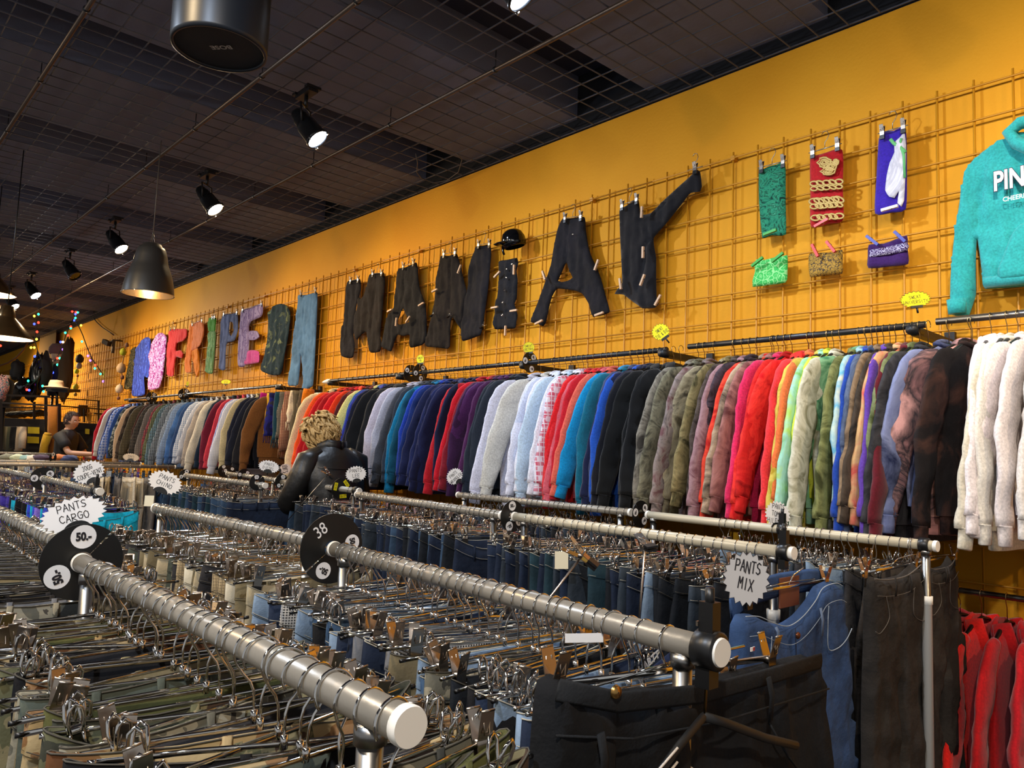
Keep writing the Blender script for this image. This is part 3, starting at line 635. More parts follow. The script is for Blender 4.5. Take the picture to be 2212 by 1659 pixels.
def gvar(i, kind):
    k = (i, kind)
    if k not in GV:
        b, h, co, s, cf = garment(i*7+3, L=(.80, .76, .83, .79, .77)[i % 5] if kind != 'jacket' else .74, collar={'sweat': 'crew', 'hood': 'hood', 'shirt': 'shirt', 'jacket': 'shirt'}[kind], sl=(.66, .64, .68, .65, .67)[i % 5])
        GV[k] = (b.mesh('torso', dm), h.mesh('hem_band', dm), co.mesh('collar', dm), [q.mesh('sleeve', dm) for q in s], [q.mesh('cuff', dm) for q in cf])
    return GV[k]
m = MB(); m.tube([(0, 0.0135*math.cos(math.radians(a))*1.25, 0.0135*math.sin(math.radians(a))*1.25-.002) for a in range(-30, 200, 20)] + [(0, -.010, -.022), (0, 0, -.036), (0, 0, -.088)], .0016, 6); WH = m.mesh('hook', plain('#a08a66', .25, 1))
m = MB(); m.tube([(0, -.20, -.165), (0, -.15, -.135), (0, -.08, -.10), (0, 0, -.085), (0, .08, -.10), (0, .15, -.135), (0, .20, -.165)], [(.006, .008)]*7, 8, up=(0, 0, 1)); WS = m.mesh('shoulder_bar', blackp)
def hang(x, mat, v, kind, label, grp, hgrp, hlabel, rz=0, y=RY, z=RZ, name=None, cat=None, s=1, tint2=None, lean=0, edge=None):
    M = Matrix.Translation((x, y, z)) @ Matrix.Rotation(rz, 4, 'Z') @ Matrix.Rotation(lean, 4, 'Y')
    h = tag(empty('coat_hanger', M=M), hlabel, 'coat hanger', hgrp); put('hook', WH, h); put('shoulder_bar', WS, h)
    b, hm, co, sl, cf = gvar(v % 5, kind)
    nm = name or {'sweat': 'sweatshirt', 'hood': 'hooded_sweatshirt', 'shirt': 'shirt', 'jacket': 'jacket'}[kind]
    t = tag(put(nm, b, mat=mat), label, cat or nm.replace('_', ' '), grp); t.matrix_world = M @ Matrix.Scale(s, 4)
    put('hem_band', hm, t, mat=tint2 or mat); put('collar', co, t, mat=tint2 or mat)
    for i in (0, 1):
        so = put('sleeve', sl[i], t, mat=edge or mat); put('cuff', cf[i], so, mat=tint2 or mat)
    return t
K = knit
camog = lambda a, b_, c_, sc=10: blotch([a, b_, c_], sc, 2.0, False, 'tie_dyed_fabric')
# (pixel column of the shoulder, material, colour words, kind)
S1 = [(676, K('#d9c8a0'), 'cream', 'sweat'), (692, K('#e8551f'), 'orange', 'sweat'), (706, K('#c01a22'), 'red', 'sweat'), (718, K('#a5161f'), 'deep red', 'sweat'), (730, K('#d01d26'), 'bright red', 'sweat'), (741, K('#df3a16'), 'orange red', 'hood'),
 (752, K('#4c1c22'), 'dark maroon', 'sweat'), (763, K('#6b2a2e'), 'maroon', 'sweat'), (772, K('#d8cf86'), 'pale yellow', 'sweat'), (779, K('#0e4f8c'), 'ocean blue', 'sweat'), (787, K('#2a3590'), 'royal blue', 'hood'), (796, K('#12152a'), 'black navy', 'sweat'),
 (806, K('#101216'), 'black', 'sweat'), (815, K('#15171a'), 'black', 'hood'), (824, K('#2c2c2c'), 'charcoal', 'sweat'), (843, K('#b6b2c4'), 'pale lilac grey', 'sweat'), (857, K('#a4a7b8'), 'light grey', 'sweat'), (868, K('#42464f'), 'dark grey', 'sweat'),
 (880, K('#2c3440'), 'slate', 'sweat'), (893, K('#0c4d66'), 'petrol blue', 'sweat'), (903, K('#0a6f9a'), 'teal blue', 'sweat'), (912, K('#1b3ca4'), 'royal blue', 'sweat'), (922, K('#122a6a'), 'dark blue', 'sweat'), (934, K('#141c44'), 'navy', 'sweat'),
 (946, K('#151b40'), 'navy', 'sweat'), (957, K('#1a2452'), 'navy', 'hood'), (968, K('#161d46'), 'navy', 'sweat'), (980, K('#131a3c'), 'dark navy', 'sweat'), (992, K('#b01a28'), 'crimson', 'sweat'), (1006, K('#c4182a'), 'bright red', 'sweat'), (1018, K('#7d1c2c'), 'wine red', 'sweat'),
 (1028, K('#3a1c44'), 'dark purple', 'sweat'), (1040, K('#4b2358'), 'purple', 'sweat'), (1052, K('#4c2350'), 'plum', 'sweat'), (1063, K('#242c38'), 'slate', 'sweat'), (1075, K('#272f3c'), 'blue charcoal', 'sweat'), (1094, K('#c9cbe0'), 'lavender white', 'sweat'), (1120, K('#c9c9c4'), 'heather oatmeal', 'sweat'),
 (1148, K('#d6d9ea'), 'cool white', 'sweat'), (1162, K('#c9d2ea'), 'bluish white', 'hood'), (1176, K('#dcdeea'), 'white', 'sweat'), (1187, K('#b8cde2'), 'pale blue', 'sweat'), (1198, K('#d9dcea'), 'white', 'sweat'), (1208, plaid('#dcdfea', '#c23a5c', '#dcdfea', 6), 'white and pink striped', 'sweat'),
 (1222, K('#c8202a'), 'scarlet', 'sweat'), (1240, K('#d01b24'), 'scarlet', 'sweat'), (1252, K('#b81c2c'), 'deep red', 'sweat'), (1263, K('#c75a68'), 'dusty pink', 'sweat'), (1275, K('#d4604f'), 'salmon', 'sweat'), (1290, K('#0d86be'), 'bright blue', 'sweat'), (1304, K('#0e5f78'), 'teal', 'sweat'),
 (1318, K('#3c4464'), 'slate blue', 'sweat'), (1330, K('#1f4fae'), 'royal blue', 'sweat'), (1342, K('#161c3c'), 'navy', 'sweat'), (1353, K('#171a34'), 'dark navy', 'sweat'), (1364, K('#11121a'), 'blue black', 'sweat'), (1378, K('#0f1012'), 'black', 'hood'), (1394, K('#101113'), 'black', 'sweat'), (1410, K('#0e0f11'), 'black', 'hood')]
S2 = [(1440, camog('#3f3a34', '#8a8376', '#57524a'), 'grey mottled', 'sweat'), (1462, camog('#3b382e', '#7a755f', '#4a463a'), 'camouflage grey', 'sweat'), (1484, camog('#6b4a4c', '#8d7f7a', '#4c4342'), 'pink grey mottled', 'sweat'), (1506, camog('#4a4438', '#9a8f74', '#5b523f', 7), 'sand camouflage', 'sweat'), (1528, camog('#3c3822', '#8a7c55', '#5a5136', 7), 'golden brown marbled', 'sweat'),
 (1546, camog('#2c2522', '#514742', '#3a302c'), 'dark brown mottled', 'sweat'), (1562, camog('#6d4650', '#9a7a80', '#7d5a62'), 'mauve', 'sweat'), (1578, camog('#201c20', '#453a44', '#2b2429'), 'black purple mottled', 'sweat'), (1594, camog('#c41c1e', '#e04a34', '#a81418', 6), 'red tie-dyed', 'sweat'), (1610, camog('#3a302c', '#b39c84', '#5a473e', 5), 'beige and brown tie-dyed', 'sweat'),
 (1624, camog('#5c3434', '#9b6a64', '#6f4644', 5), 'rust brown tie-dyed', 'sweat'), (1640, K('#d22a5c'), 'hot pink', 'sweat'), (1654, camog('#b3151a', '#d22a26', '#8f1014', 6), 'red tie-dyed', 'sweat'), (1672, camog('#c8161c', '#e2382f', '#a01016', 6), 'bright red tie-dyed', 'hood'), (1690, K('#e0363c'), 'coral red', 'sweat'), (1704, K('#e0703a'), 'orange', 'sweat'),
 (1718, camog('#a98c28', '#d0bb58', '#b89c38', 8), 'mustard', 'sweat'), (1734, camog('#7db86a', '#9bd0c0', '#a8cf5a', 5), 'lime and blue tie-dyed', 'sweat'), (1746, camog('#a5b82a', '#d9e24c', '#6f8a2c', 5), 'yellow green tie-dyed', 'sweat'), (1762, camog('#a9a68e', '#cfccb8', '#8d8a70', 8), 'stone', 'sweat'), (1780, camog('#12603c', '#7fae84', '#1a6b46', 4.5), 'green tie-dyed', 'sweat'),
 (1802, camog('#4a4f2a', '#7d8150', '#3a3e20', 6), 'olive tie-dyed', 'sweat'), (1818, camog('#cfd8c0', '#5fa8c8', '#d8d0b0', 4), 'cream and blue tie-dyed', 'sweat'), (1832, K('#1a3f9a'), 'blue', 'sweat'), (1844, camog('#26304a', '#5a6884', '#2c3348', 5), 'navy and grey tie-dyed', 'sweat'), (1858, camog('#4b3f33', '#8a745c', '#5a4a3c', 5), 'brown tie-dyed', 'sweat'),
 (1872, K('#5b3a9a'), 'violet', 'sweat'), (1886, camog('#1e1b18', '#4b4036', '#2a241f', 5), 'black brown tie-dyed', 'sweat'), (1906, camog('#c8544e', '#c9a878', '#d8685a', 3.5), 'salmon and sand tie-dyed', 'sweat'), (1922, K('#5a1420'), 'wine', 'sweat'), (1938, camog('#3c4424', '#76805a', '#4a5230', 5), 'olive green with pale stripes', 'sweat'),
 (1958, camog('#17181c', '#3b3a3e', '#1f2024', 5), 'black tie-dyed', 'sweat'), (1974, camog('#232a4a', '#7f88ae', '#6f78a4', 3.6), 'periwinkle and navy tie-dyed', 'sweat'), (2003, camog('#d79a9a', '#3a343a', '#e0a8a4', 3.2), 'pink and black tie-dyed', 'sweat'), (2040, camog('#141214', '#1c1718', '#4a3028', 3.4), 'black and rust tie-dyed', 'sweat')]
S3 = [(2098, K('#e6dcdc'), 'white', 'hood'), (2132, K('#dcd6cc'), 'off-white', 'sweat'), (2160, K('#cfc7b4'), 'ivory', 'sweat'), (2186, K('#e4d8d6'), 'pale pink white', 'sweat'), (2212, K('#ddd3d0'), 'chalk white', 'hood'), (2250, K('#d8d0c8'), 'off-white', 'sweat')]
rnd = random.Random(3)
WIDE = {1094: -.30, 1120: -.36, 1006: -.25, 1506: -.34, 1778: -.3, 1780: -.48, 1802: .06, 1818: .06, 1832: .08, 1844: .06, 1858: .04, 1872: .14, 1886: .0, 1734: .02, 1718: -.2, 1704: .06, 1690: .02, 1440: -.15, 1594: -.28, 1672: -.25, 1974: -.30, 2003: -.50, 2040: -.16, 2098: .06, 2132: -.02, 1290: -.25, 934: -.25, 556: -.3, 402: -.25}
def hang_section(lst, where, grp, hg, z=RZ, j=.05):
    n = len(lst)
    for i, (px, mat, words, kind) in enumerate(lst):
        x = find_x(px, RY-.225, z-.165)
        pos = nthw(n-i)
        if px in WIDE and WIDE[px] < 0: x += .16*math.sin(-WIDE[px])
        nm = {'sweat': 'sweatshirt', 'hood': 'hoodie', 'shirt': 'shirt', 'jacket': 'jacket'}[kind]
        hang(x, mat, rnd.randrange(5), kind, '%s %s on %s, %s from its right end' % (words, nm, where, pos), grp, hg, 'dark coat hanger on %s, %s from its right end' % (where, pos), (rnd.gauss(-.10, .09) if px not in WIDE else WIDE[px]), z=z, s=rnd.uniform(.97, 1.04), lean=rnd.gauss(0, .02))
hang_section(S1, 'the long black rail', 'plain sweatshirts on the wall rail', 'coat hangers on the long black rail')
hang_section(S2, 'the tie-dye rail', 'tie-dyed sweatshirts on the wall rail', 'coat hangers on the tie-dye rail', z=RZ+.005)
hang_section(S3, 'the right edge rail', 'white sweatshirts at the right edge', 'coat hangers on the right edge rail', z=RZ+.012, j=.04)
S0 = [(236, K('#a81424'), 'red', 'sweat'), (243, K('#c9c4bc'), 'white-sleeved', 'sweat'), (251, K('#3a426a'), 'navy', 'jacket'), (259, plaid('#4a72c0', '#c9d2e4', '#27407c', 9), 'blue and white patterned', 'shirt'), (267, K('#2a4a8c'), 'blue', 'jacket'), (276, blotch(['#1c2024', '#3c4448', '#8d9490'], 14), 'black patterned', 'jacket'),
 (285, K('#c8ab8c'), 'cream fleece', 'jacket'), (294, blotch(['#2c2622', '#4c4038'], 9), 'dark brown', 'jacket'), (303, plaid('#3f3a2a', '#1e1c16', '#6b5f44', 10), 'olive plaid', 'shirt'), (312, plaid('#3a2620', '#1c1412', '#6b3d30', 10), 'brown plaid', 'shirt'), (322, plaid('#2c2a28', '#544c44', '#2c2a28', 8), 'dark brown plaid', 'jacket'),
 (333, plaid('#6f6862', '#3f3a38', '#8d8680', 14), 'grey patterned', 'jacket'), (343, plaid('#7c2430', '#2a1c20', '#a8505a', 9), 'red plaid', 'shirt'), (352, plaid('#4d5236', '#24281c', '#7d8260', 9), 'olive plaid', 'shirt'), (362, plaid('#33566a', '#18242c', '#7f98a4', 9), 'blue green plaid', 'shirt'), (372, plaid('#46505e', '#20262e', '#8d98a4', 9), 'slate plaid', 'shirt'),
 (382, plaid('#6f7f94', '#3c4a60', '#a9b4c2', 12), 'grey blue checked', 'shirt'), (392, plaid('#3f6496', '#24406c', '#a8bcd4', 12), 'blue checked', 'shirt'), (402, denim('#34568a'), 'blue denim', 'shirt'), (413, K('#26406c'), 'dark blue', 'shirt'), (423, plaid('#8fa6c4', '#e2e4ea', '#46587c', 16), 'pale blue checked', 'shirt'),
 (434, plaid('#c7ccd8', '#3c4a6c', '#e4e6ec', 22), 'white and navy gingham', 'shirt'), (446, K('#9a928a'), 'grey beige', 'shirt'), (458, K('#c4beb0'), 'cream', 'shirt'), (468, K('#12263c'), 'dark teal navy', 'shirt'), (479, K('#6a1c34'), 'burgundy', 'shirt'), (489, K('#c03848'), 'bright red', 'shirt'), (499, plaid('#8a98d0', '#c4cce8', '#6a78b4', 22), 'periwinkle striped', 'shirt'),
 (509, plaid('#c9ccd8', '#8f98b4', '#dcdfe8', 22), 'white striped', 'shirt'), (519, K('#b8ac88'), 'sand', 'shirt'), (530, K('#151b30'), 'navy', 'shirt'), (543, K('#141a2c'), 'dark navy', 'jacket'), (556, K('#12141c'), 'black navy', 'jacket'), (566, K('#6a4420'), 'brown suede', 'jacket')]
hang_section(S0, 'the plaid shirt rail', 'shirts and jackets on the left wall rail', 'coat hangers on the plaid shirt rail', j=.07)
# red jackets on the low rail at the lower right
for i, (x, cc, wd, k) in enumerate([(-.97, '#c8383c', 'faded red', 'sweat'), (-.90, '#d81e18', 'bright red', 'hood'), (-.82, '#b01216', 'deep red', 'hood'), (-.745, '#c01a24', 'crimson', 'hood'), (-.66, '#d02038', 'cherry red', 'sweat')]):
    hang(x, knit(cc), i+1, k, '%s sweatshirt on the low rail, %s from the left' % (wd, nthw(i+1)), 'red sweatshirts on the low rail', 'coat hangers on the low rail', 'dark coat hanger of the %s red sweatshirt on the low rail' % nthw(i+1), rz=-.15+.08*i, y=3.18, z=CZ-.435)
# scarves
def scarf(px, y, mat, label, w=.05, L=.42, fr=True, z=CZ+.46, px_y=3.02):
    x = find_x(px, y, z-.1); m = MB(); s = px*7.3
    pts = []; rs = []
    for i in range(15):
        f = i/14; pts.append((.008*nz(f*4, 1, 0, s), .014*nz(f*3, 4, 0, s), .012-L*f)); rs.append((w*(.75+.35*f+.15*nz(f*5, 2, 0, s)), .020+.012*math.sin(f*2.5)))
    m.tube(pts, rs, 18, up=(0, 1, 0))
    m.v = [(a+.010*nz(b_*60, c_*5, 3, s), b_, c_) for a, b_, c_ in m.v]
    t = tag(m.obj('scarf', mat), label, 'scarf', 'scarves left of the sweatshirts'); t.location = (x, y, z)
    if fr:
        f = MB()
        for k in range(16):
            yy = -w*1.05 + w*2.1*k/15; f.tube([(.004*math.sin(k*9), yy, -L+.016), (.006*math.sin(k*5), yy+.004*math.sin(k*3), -L-.02), (.008*math.sin(k*5), yy+.008*math.sin(k*4), -L-.055)], .0022, 4)
        f.obj('fringe', mat, t)
scarf(572, 2.98, knit('#a80f7a'), 'magenta scarf, leftmost of the hanging scarves', .06, .30)
scarf(583, 2.99, knit('#d0a02c'), 'mustard yellow scarf beside the magenta one', .04, .30)
scarf(592, 2.98, blotch(['#15164a', '#1f2270', '#2c2c3a'], 8), 'indigo scarf between mustard and teal ones', .075, .38)
scarf(603, 2.97, knit('#123c4c'), 'dark teal scarf beside the beige plaid ones', .05, .42)
scarf(612, 2.98, plaid('#24221e', '#0f0f10', '#8a8478', 30), 'black plaid scarf with pale lines', .05, .40)
scarf(624, 2.96, plaid('#b7a180', '#2a2622', '#9a3a32', 24), 'beige plaid scarf with fringe', .065, .50)
scarf(634, 2.94, knit('#d8cbb0'), 'cream loosely bunched scarf', .055, .27)
scarf(644, 2.97, plaid('#3a3228', '#15120f', '#8a7c60', 24), 'dark brown plaid scarf', .06, .48)
scarf(654, 2.97, plaid('#2c251e', '#14100d', '#7a6a50', 28), 'blackish brown scarf left of the orange one', .05, .44)
scarf(667, 2.93, knit('#e07a10'), 'bright orange fringed scarf', .065, .62)
# waistcoats and jackets below the scarves
for i, (px, cc, lb) in enumerate([(600, '#17171a', 'black jacket low under the scarves, leftmost'), (618, '#4a4c50', 'dark grey waistcoat under the scarves'), (634, '#2c2c30', 'black waistcoat under the scarves'), (650, '#56585c', 'grey herringbone waistcoat under the orange scarf')]):
    x = find_x(px, 2.95, CZ-.22); hang(x, knit(cc), i, 'jacket', lb, 'jackets under the scarves', 'coat hangers under the scarves', 'coat hanger under the scarves, %s from the left' % nthw(i+1), rz=.5, y=3.1, z=CZ-.10, s=.9)
wall_rail(-6.6, -5.7, (), 'lowest thin rail holding the waistcoats', dark=False, z=CZ-.10, y=3.1, r=.009)
m = MB(); xp = find_x(664, 2.88, CZ-.1); m.tube([(xp, 2.90, .0), (xp, 2.90, CZ+.07)], .019, 16); tag(m.obj('white_post', railw), 'cream upright post left of the blond person', 'post')
# ------------------------------------------------------------------ clothes pinned flat on the wire grid
def C1(p): return (1800+p[0]/2.765, 100+p[1]/2.765)
def C2(p): return (1200+p[0]/3.687, 300+p[1]/3.687)
def C3(p): return (650+p[0]/3.687, 450+p[1]/3.687)
def C4(p): return (200+p[0]/3.687, 500+p[1]/3.687)
def C8(p): return (1000+p[0]/1.825, p[1]/1.825)
def C5(p): return (p[0]/8.508, 720+p[1]/8.508)
def inside(p, poly):
    x, y = p; r = False; j = len(poly)-1
    for i in range(len(poly)):
        xi, yi = poly[i]; xj, yj = poly[j]
        if (yi > y) != (yj > y) and x < (xj-xi)*(y-yi)/(yj-yi+1e-12)+xi: r = not r
        j = i
    return r
def sm(pts, k=6):
    out = []; n = len(pts)
    for i in range(n-1):
        p0, p1, p2, p3 = [np.array(pts[max(0, min(n-1, i+j))], float) for j in (-1, 0, 1, 2)]
        for j in range(k): t = j/k; out.append(tuple(.5*((2*p1)+(-p0+p2)*t+(2*p0-5*p1+4*p2-p3)*t*t+(-p0+3*p1-3*p2+p3)*t**3)))
    return out+[tuple(pts[-1])]
def smooth_loop(pts, step):
    n = len(pts); out = []
    for i in range(n):
        p0, p1, p2, p3 = [np.array(pts[(i+k) % n]) for k in (-1, 0, 1, 2)]; L = np.linalg.norm(p2-p1); m = max(1, int(L/step))
        for j in range(m):
            t = j/m; q = .5*((2*p1)+(-p0+p2)*t+(2*p0-5*p1+4*p2-p3)*t*t+(-p0+3*p1-3*p2+p3)*t**3); lin = p1*(1-t)+p2*t; out.append(tuple(.6*q+.4*lin))
    return out
def flat_cloth(outline, Y=3.50, hole=None, thick=.013, step=.016, seed=0, fold=1.0, folds=None, gutters=()):
    """cloth with the outline given in the wall plane (x, z); puffed body with wrinkles; open at holes"""
    loop = smooth_loop(outline, step); loops = [loop] + ([smooth_loop(hole, step)] if hole else [])
    vs = []; ed = []
    for lp in loops:
        o = len(vs); vs += lp; ed += [(o+i, o+(i+1) % len(lp)) for i in range(len(lp))]
    xs = [v[0] for v in loop]; zs = [v[1] for v in loop]; allb = np.array(vs); segs = []
    def db(p): return float(np.min(np.hypot(allb[:, 0]-p[0], allb[:, 1]-p[1])))
    r = random.Random(seed); z = min(zs)
    while z < max(zs):
        x = min(xs)
        while x < max(xs):
            q = (x+r.uniform(-.2, .2)*step, z+r.uniform(-.2, .2)*step)
            if inside(q, loop) and not (hole and inside(q, loops[1])) and db(q) > step*.55: vs.append(q)
            x += step
        z += step
    V, E_, F_, *_ = delaunay_2d_cdt([Vector(v) for v in vs], ed, [], 0, 1e-6)
    tri = []
    for f in F_:
        cx = sum(V[i][0] for i in f)/len(f); cz = sum(V[i][1] for i in f)/len(f)
        if inside((cx, cz), loop) and not (hole and inside((cx, cz), loops[1])): tri.append(tuple(f))
    x0, z0 = min(xs), max(zs); front = []; back = []
    for v in V:
        d = db(v); e = min(1, d/.02); prof = math.sqrt(max(0, 1-(1-e)**2))
        w = (.014*nz((v[0]-x0)*24, (v[1]-z0)*4.5, 0, seed)+.011*nz((v[0]-x0)*9+(v[1]-z0)*6, (v[1]-z0)*11, 4, seed)+.0035*nz((v[0]-x0)*34, (v[1]-z0)*30, 2, seed)+.010*(.25-min(.5, abs(nz((v[0]-x0)*15+(v[1]-z0)*5, (v[1]-z0)*4, 7, seed))*2.2)))*fold
        g = 0
        for (ax, az, bx, bz, dp) in gutters:
            px, pz = bx-ax, bz-az; t = max(0, min(1, ((v[0]-ax)*px+(v[1]-az)*pz)/(px*px+pz*pz))); dd = math.hypot(v[0]-ax-t*px, v[1]-az-t*pz); g += dp*math.exp(-(dd/.010)**2)
        front.append((v[0], Y-thick*prof-w*e+g, v[1])); back.append((v[0], Y+.002, v[1]))
    m = MB(); n = len(V); fs = []
    for f in tri:
        a, b_, c_ = f[0], f[1], f[2]; ar = (V[b_][0]-V[a][0])*(V[c_][1]-V[a][1])-(V[c_][0]-V[a][0])*(V[b_][1]-V[a][1])
        ff = f if ar > 0 else tuple(reversed(f)); fs.append(ff); fs.append(tuple(i+n for i in reversed(ff)))
    cnt = {}
    for f in fs[::2]:
        for i in range(len(f)): cnt[(f[i], f[(i+1) % len(f)])] = 1
    for (a, b_) in list(cnt):
        if (b_, a) not in cnt: fs.append((b_, a, a+n, b_+n))
    m.add(front+back, fs); return m
def wallpts(pts, f, Y=3.50): return [(q.x, q.z) for q in (onY(*f(p), Y) for p in pts)]
pegm = plain('#c9a888', .6)
def peg(px, f, ang=0, mat=None, label='wooden clothes peg', Y=3.455, s=1.0, grp='wooden pegs on the black clothing letters'):
    q = onY(*f(px), Y); m = MB()
    for k in (-1, 1): m.box((-.006, -.004+.004*k-.0025, -.034), (.006, -.004+.004*k+.0025, .034)); 
    m.tube([(-.008, -.004, .008), (.008, -.004, .008)], .004, 8, mi=1)
    o = tag(m.obj('clothes_peg', [mat or pegm, steel]), label, 'clothes peg', grp); o.location = q; o.rotation_euler = (0, math.radians(ang), 0); o.scale = (s, s, s)
def clip_on_wall(pts, f, lbl, Y=3.50, hook=True, bar=True, drop=.012):
    # a clip hanger hooked on the grid, clips at the given pixels
    q = [onY(*f(p), Y-.03) for p in pts]; a = q[0]; b_ = q[-1]; mid = (a+b_)/2; t = tag(empty('clip_hanger', mid), lbl, 'hanger', 'clip hangers on the wire grid')
    L = max((b_-a).length/2, .03); dz = (b_.z-a.z)/2
    m = MB(); m.tube([(-L-.02, 0, -dz), (L+.02, 0, dz)], .0025, 6); m.obj('bar', steel, t)
    m = MB(); m.tube([(0, 0, 0), (0, 0, .03), (.012, 0, .045), (.02, .0, .062), (.012, .0, .082), (-.004, 0, .086), (-.016, 0, .074)], .0018, 6); m.obj('hook', steel, t)
    for p in q:
        o = put('clip', CLIPS[0], t); o.location = p-mid; o.rotation_euler = (0, 0, math.pi/2)
def black_piece(name, pts, f, label, seed, mat, hole=None, gut=(), grp='black clothes spelling a word on the wall', cat='trousers', Y=3.50, thick=.012, fold=1.0):
    g = []
    for (x1, y1, x2, y2, d_) in gut:
        a = onY(*f((x1, y1)), Y); b_ = onY(*f((x2, y2)), Y); g.append((a.x, a.z, b_.x, b_.z, d_))
    m = flat_cloth(wallpts(pts, f, Y), Y, hole=wallpts(hole, f, Y) if hole else None, seed=seed, gutters=g, thick=thick, fold=fold)
    return tag(m.obj(name, mat), label, cat, grp)
bk1 = denim('#17161a', 1.35); bk2 = denim('#161517', 1.4); bk3 = knit('#131318'); bk4 = denim('#1b1716', 1.3)
black_piece('trousers', [(380, 578), (425, 570), (470, 562), (478, 640), (462, 700), (440, 780), (430, 900), (418, 1010), (428, 1090), (415, 1185), (370, 1192), (320, 1172), (312, 1080), (325, 960), (345, 880), (350, 740), (362, 630)], C3, 'narrow black trousers, leftmost piece of the black clothing word', 1, bk1)
black_piece('trousers', [(545, 528), (590, 520), (660, 512), (668, 600), (655, 740), (645, 860), (632, 1000), (640, 1080), (628, 1140), (560, 1150), (540, 1120), (530, 1050), (520, 985), (490, 1000), (445, 1045), (425, 1010), (418, 960), (430, 850), (455, 790), (452, 710), (480, 720), (500, 690), (520, 640), (530, 590)], C3, 'black-brown trousers with one leg pulled left and a round patch at the waist', 2, bk4, gut=[(590, 650, 560, 950, .02)])
black_piece('trousers', [(780, 480), (840, 468), (915, 430), (930, 470), (935, 560), (950, 650), (985, 750), (1000, 850), (1000, 980), (1000, 1050), (960, 1090), (880, 1110), (865, 1095), (868, 1012), (820, 1016), (770, 1008), (745, 1060), (720, 1138), (690, 1130), (640, 1100), (655, 1010), (675, 900), (700, 840), (740, 790), (745, 700), (760, 600), (765, 520)], C3,
    'black trousers folded into a letter A, left one, with a cloth crossbar', 3, bk2, hole=[(800, 815), (815, 800), (838, 850), (865, 900), (800, 925), (768, 915)], gut=[(825, 500, 825, 690, .018), (825, 690, 760, 900, .012)])
black_piece('trousers', [(1115, 380), (1180, 378), (1240, 362), (1265, 440), (1285, 520), (1305, 600), (1320, 680), (1300, 790), (1285, 900), (1275, 962), (1210, 870), (1190, 920), (1185, 1100), (1170, 1118), (1090, 1110), (1000, 1100), (990, 1070), (1010, 980), (1040, 880), (1055, 800), (1070, 680), (1075, 580), (1095, 470)], C3,
    'wide black trousers forming the left half of the letter N', 4, bk4, gut=[(1195, 420, 1190, 800, .022)])
black_piece('trousers', [(1400, 300), (1450, 296), (1505, 290), (1515, 360), (1505, 480), (1490, 640), (1470, 790), (1450, 920), (1440, 980), (1430, 1010), (1290, 1058), (1278, 1000), (1275, 930), (1290, 850), (1295, 740), (1330, 640), (1330, 520), (1345, 440), (1370, 370)], C3, 'black trousers forming the right half of the letter N', 5, bk1, gut=[(1370, 500, 1320, 900, .01)])
v_ = black_piece('waistcoat', [(1580, 420), (1640, 410), (1720, 395), (1730, 440), (1715, 500), (1725, 560), (1722, 650), (1718, 720), (1700, 760), (1725, 850), (1715, 900), (1705, 955), (1620, 960), (1545, 962), (1530, 900), (1545, 830), (1540, 790), (1560, 720), (1570, 650), (1575, 560), (1575, 470)], C3,
    'narrow black buttoned waistcoat forming the letter I under the cap', 6, denim('#15161b', 1.3), cat='waistcoat')
for i, p in enumerate([(1680, 443), (1636, 482), (1635, 552), (1620, 650), (1605, 748), (1603, 850)]):
    m = MB(); m.lathe([(.001, 0), (.007, .001), (.0075, -.003)], 12, onY(*C3(p), 3.464), (0, -1, 0)); m.obj('button', chrome, v_)
m = MB(); q = onY(*C3((1690, 243)), 3.44); R_ = .085
m.lathe([(.001, .07), (R_*.5, .062), (R_*.82, .04), (R_*.98, .005), (R_*1.0, -.03), (R_*.96, -.055), (R_*.8, -.06)], 26, (0, 0, 0), (-.15, -.25, 1)); m.tube([(.02, -.085, -.045), (-.02, -.10, -.05), (-.06, -.09, -.05), (-.08, -.05, -.045)], [(.006, .03)]*4, 8, up=(0, 0, 1))
m.tube([(-.05, -.05, -.055), (-.045, -.05, -.09), (-.04, -.04, -.115)], .008, 6)
cp = tag(m.obj('leather_cap', plain('#0a0b0d', .08, name='patent_leather')), 'shiny black patent cap dotting the letter I', 'cap', 'black clothes spelling a word on the wall'); cp.location = q
black_piece('trousers', [(55, 637), (120, 632), (228, 622), (240, 720), (262, 860), (290, 950), (325, 1020), (360, 1110), (385, 1200), (432, 1370), (425, 1385), (370, 1405), (300, 1418), (285, 1395), (262, 1310), (215, 1235), (160, 1210), (60, 1195), (10, 1195), (-28, 1253), (-50, 1333), (-75, 1453), (-100, 1493), (-150, 1468), (-200, 1458), (-178, 1393), (-138, 1293), (-88, 1153), (-38, 1003), (-18, 883), (10, 740), (30, 680)], C2,
    'large black jeans spread into a letter A right of the cap', 7, bk1, hole=[(85, 985), (110, 1050), (135, 1105), (95, 1130), (45, 1140), (20, 1130), (55, 1050)], gut=[(95, 700, 88, 960, .016), (225, 740, 100, 990, .006), (50, 1150, 180, 1170, .014)])
m = MB(); m.lathe([(.001, 0), (.006, .001), (.0065, -.002)], 12, onY(*C2((135, 758)), 3.464), (0, -1, 0)); tag(m.obj('jeans_button', chrome), 'small silver button on the large black letter A jeans', 'button')
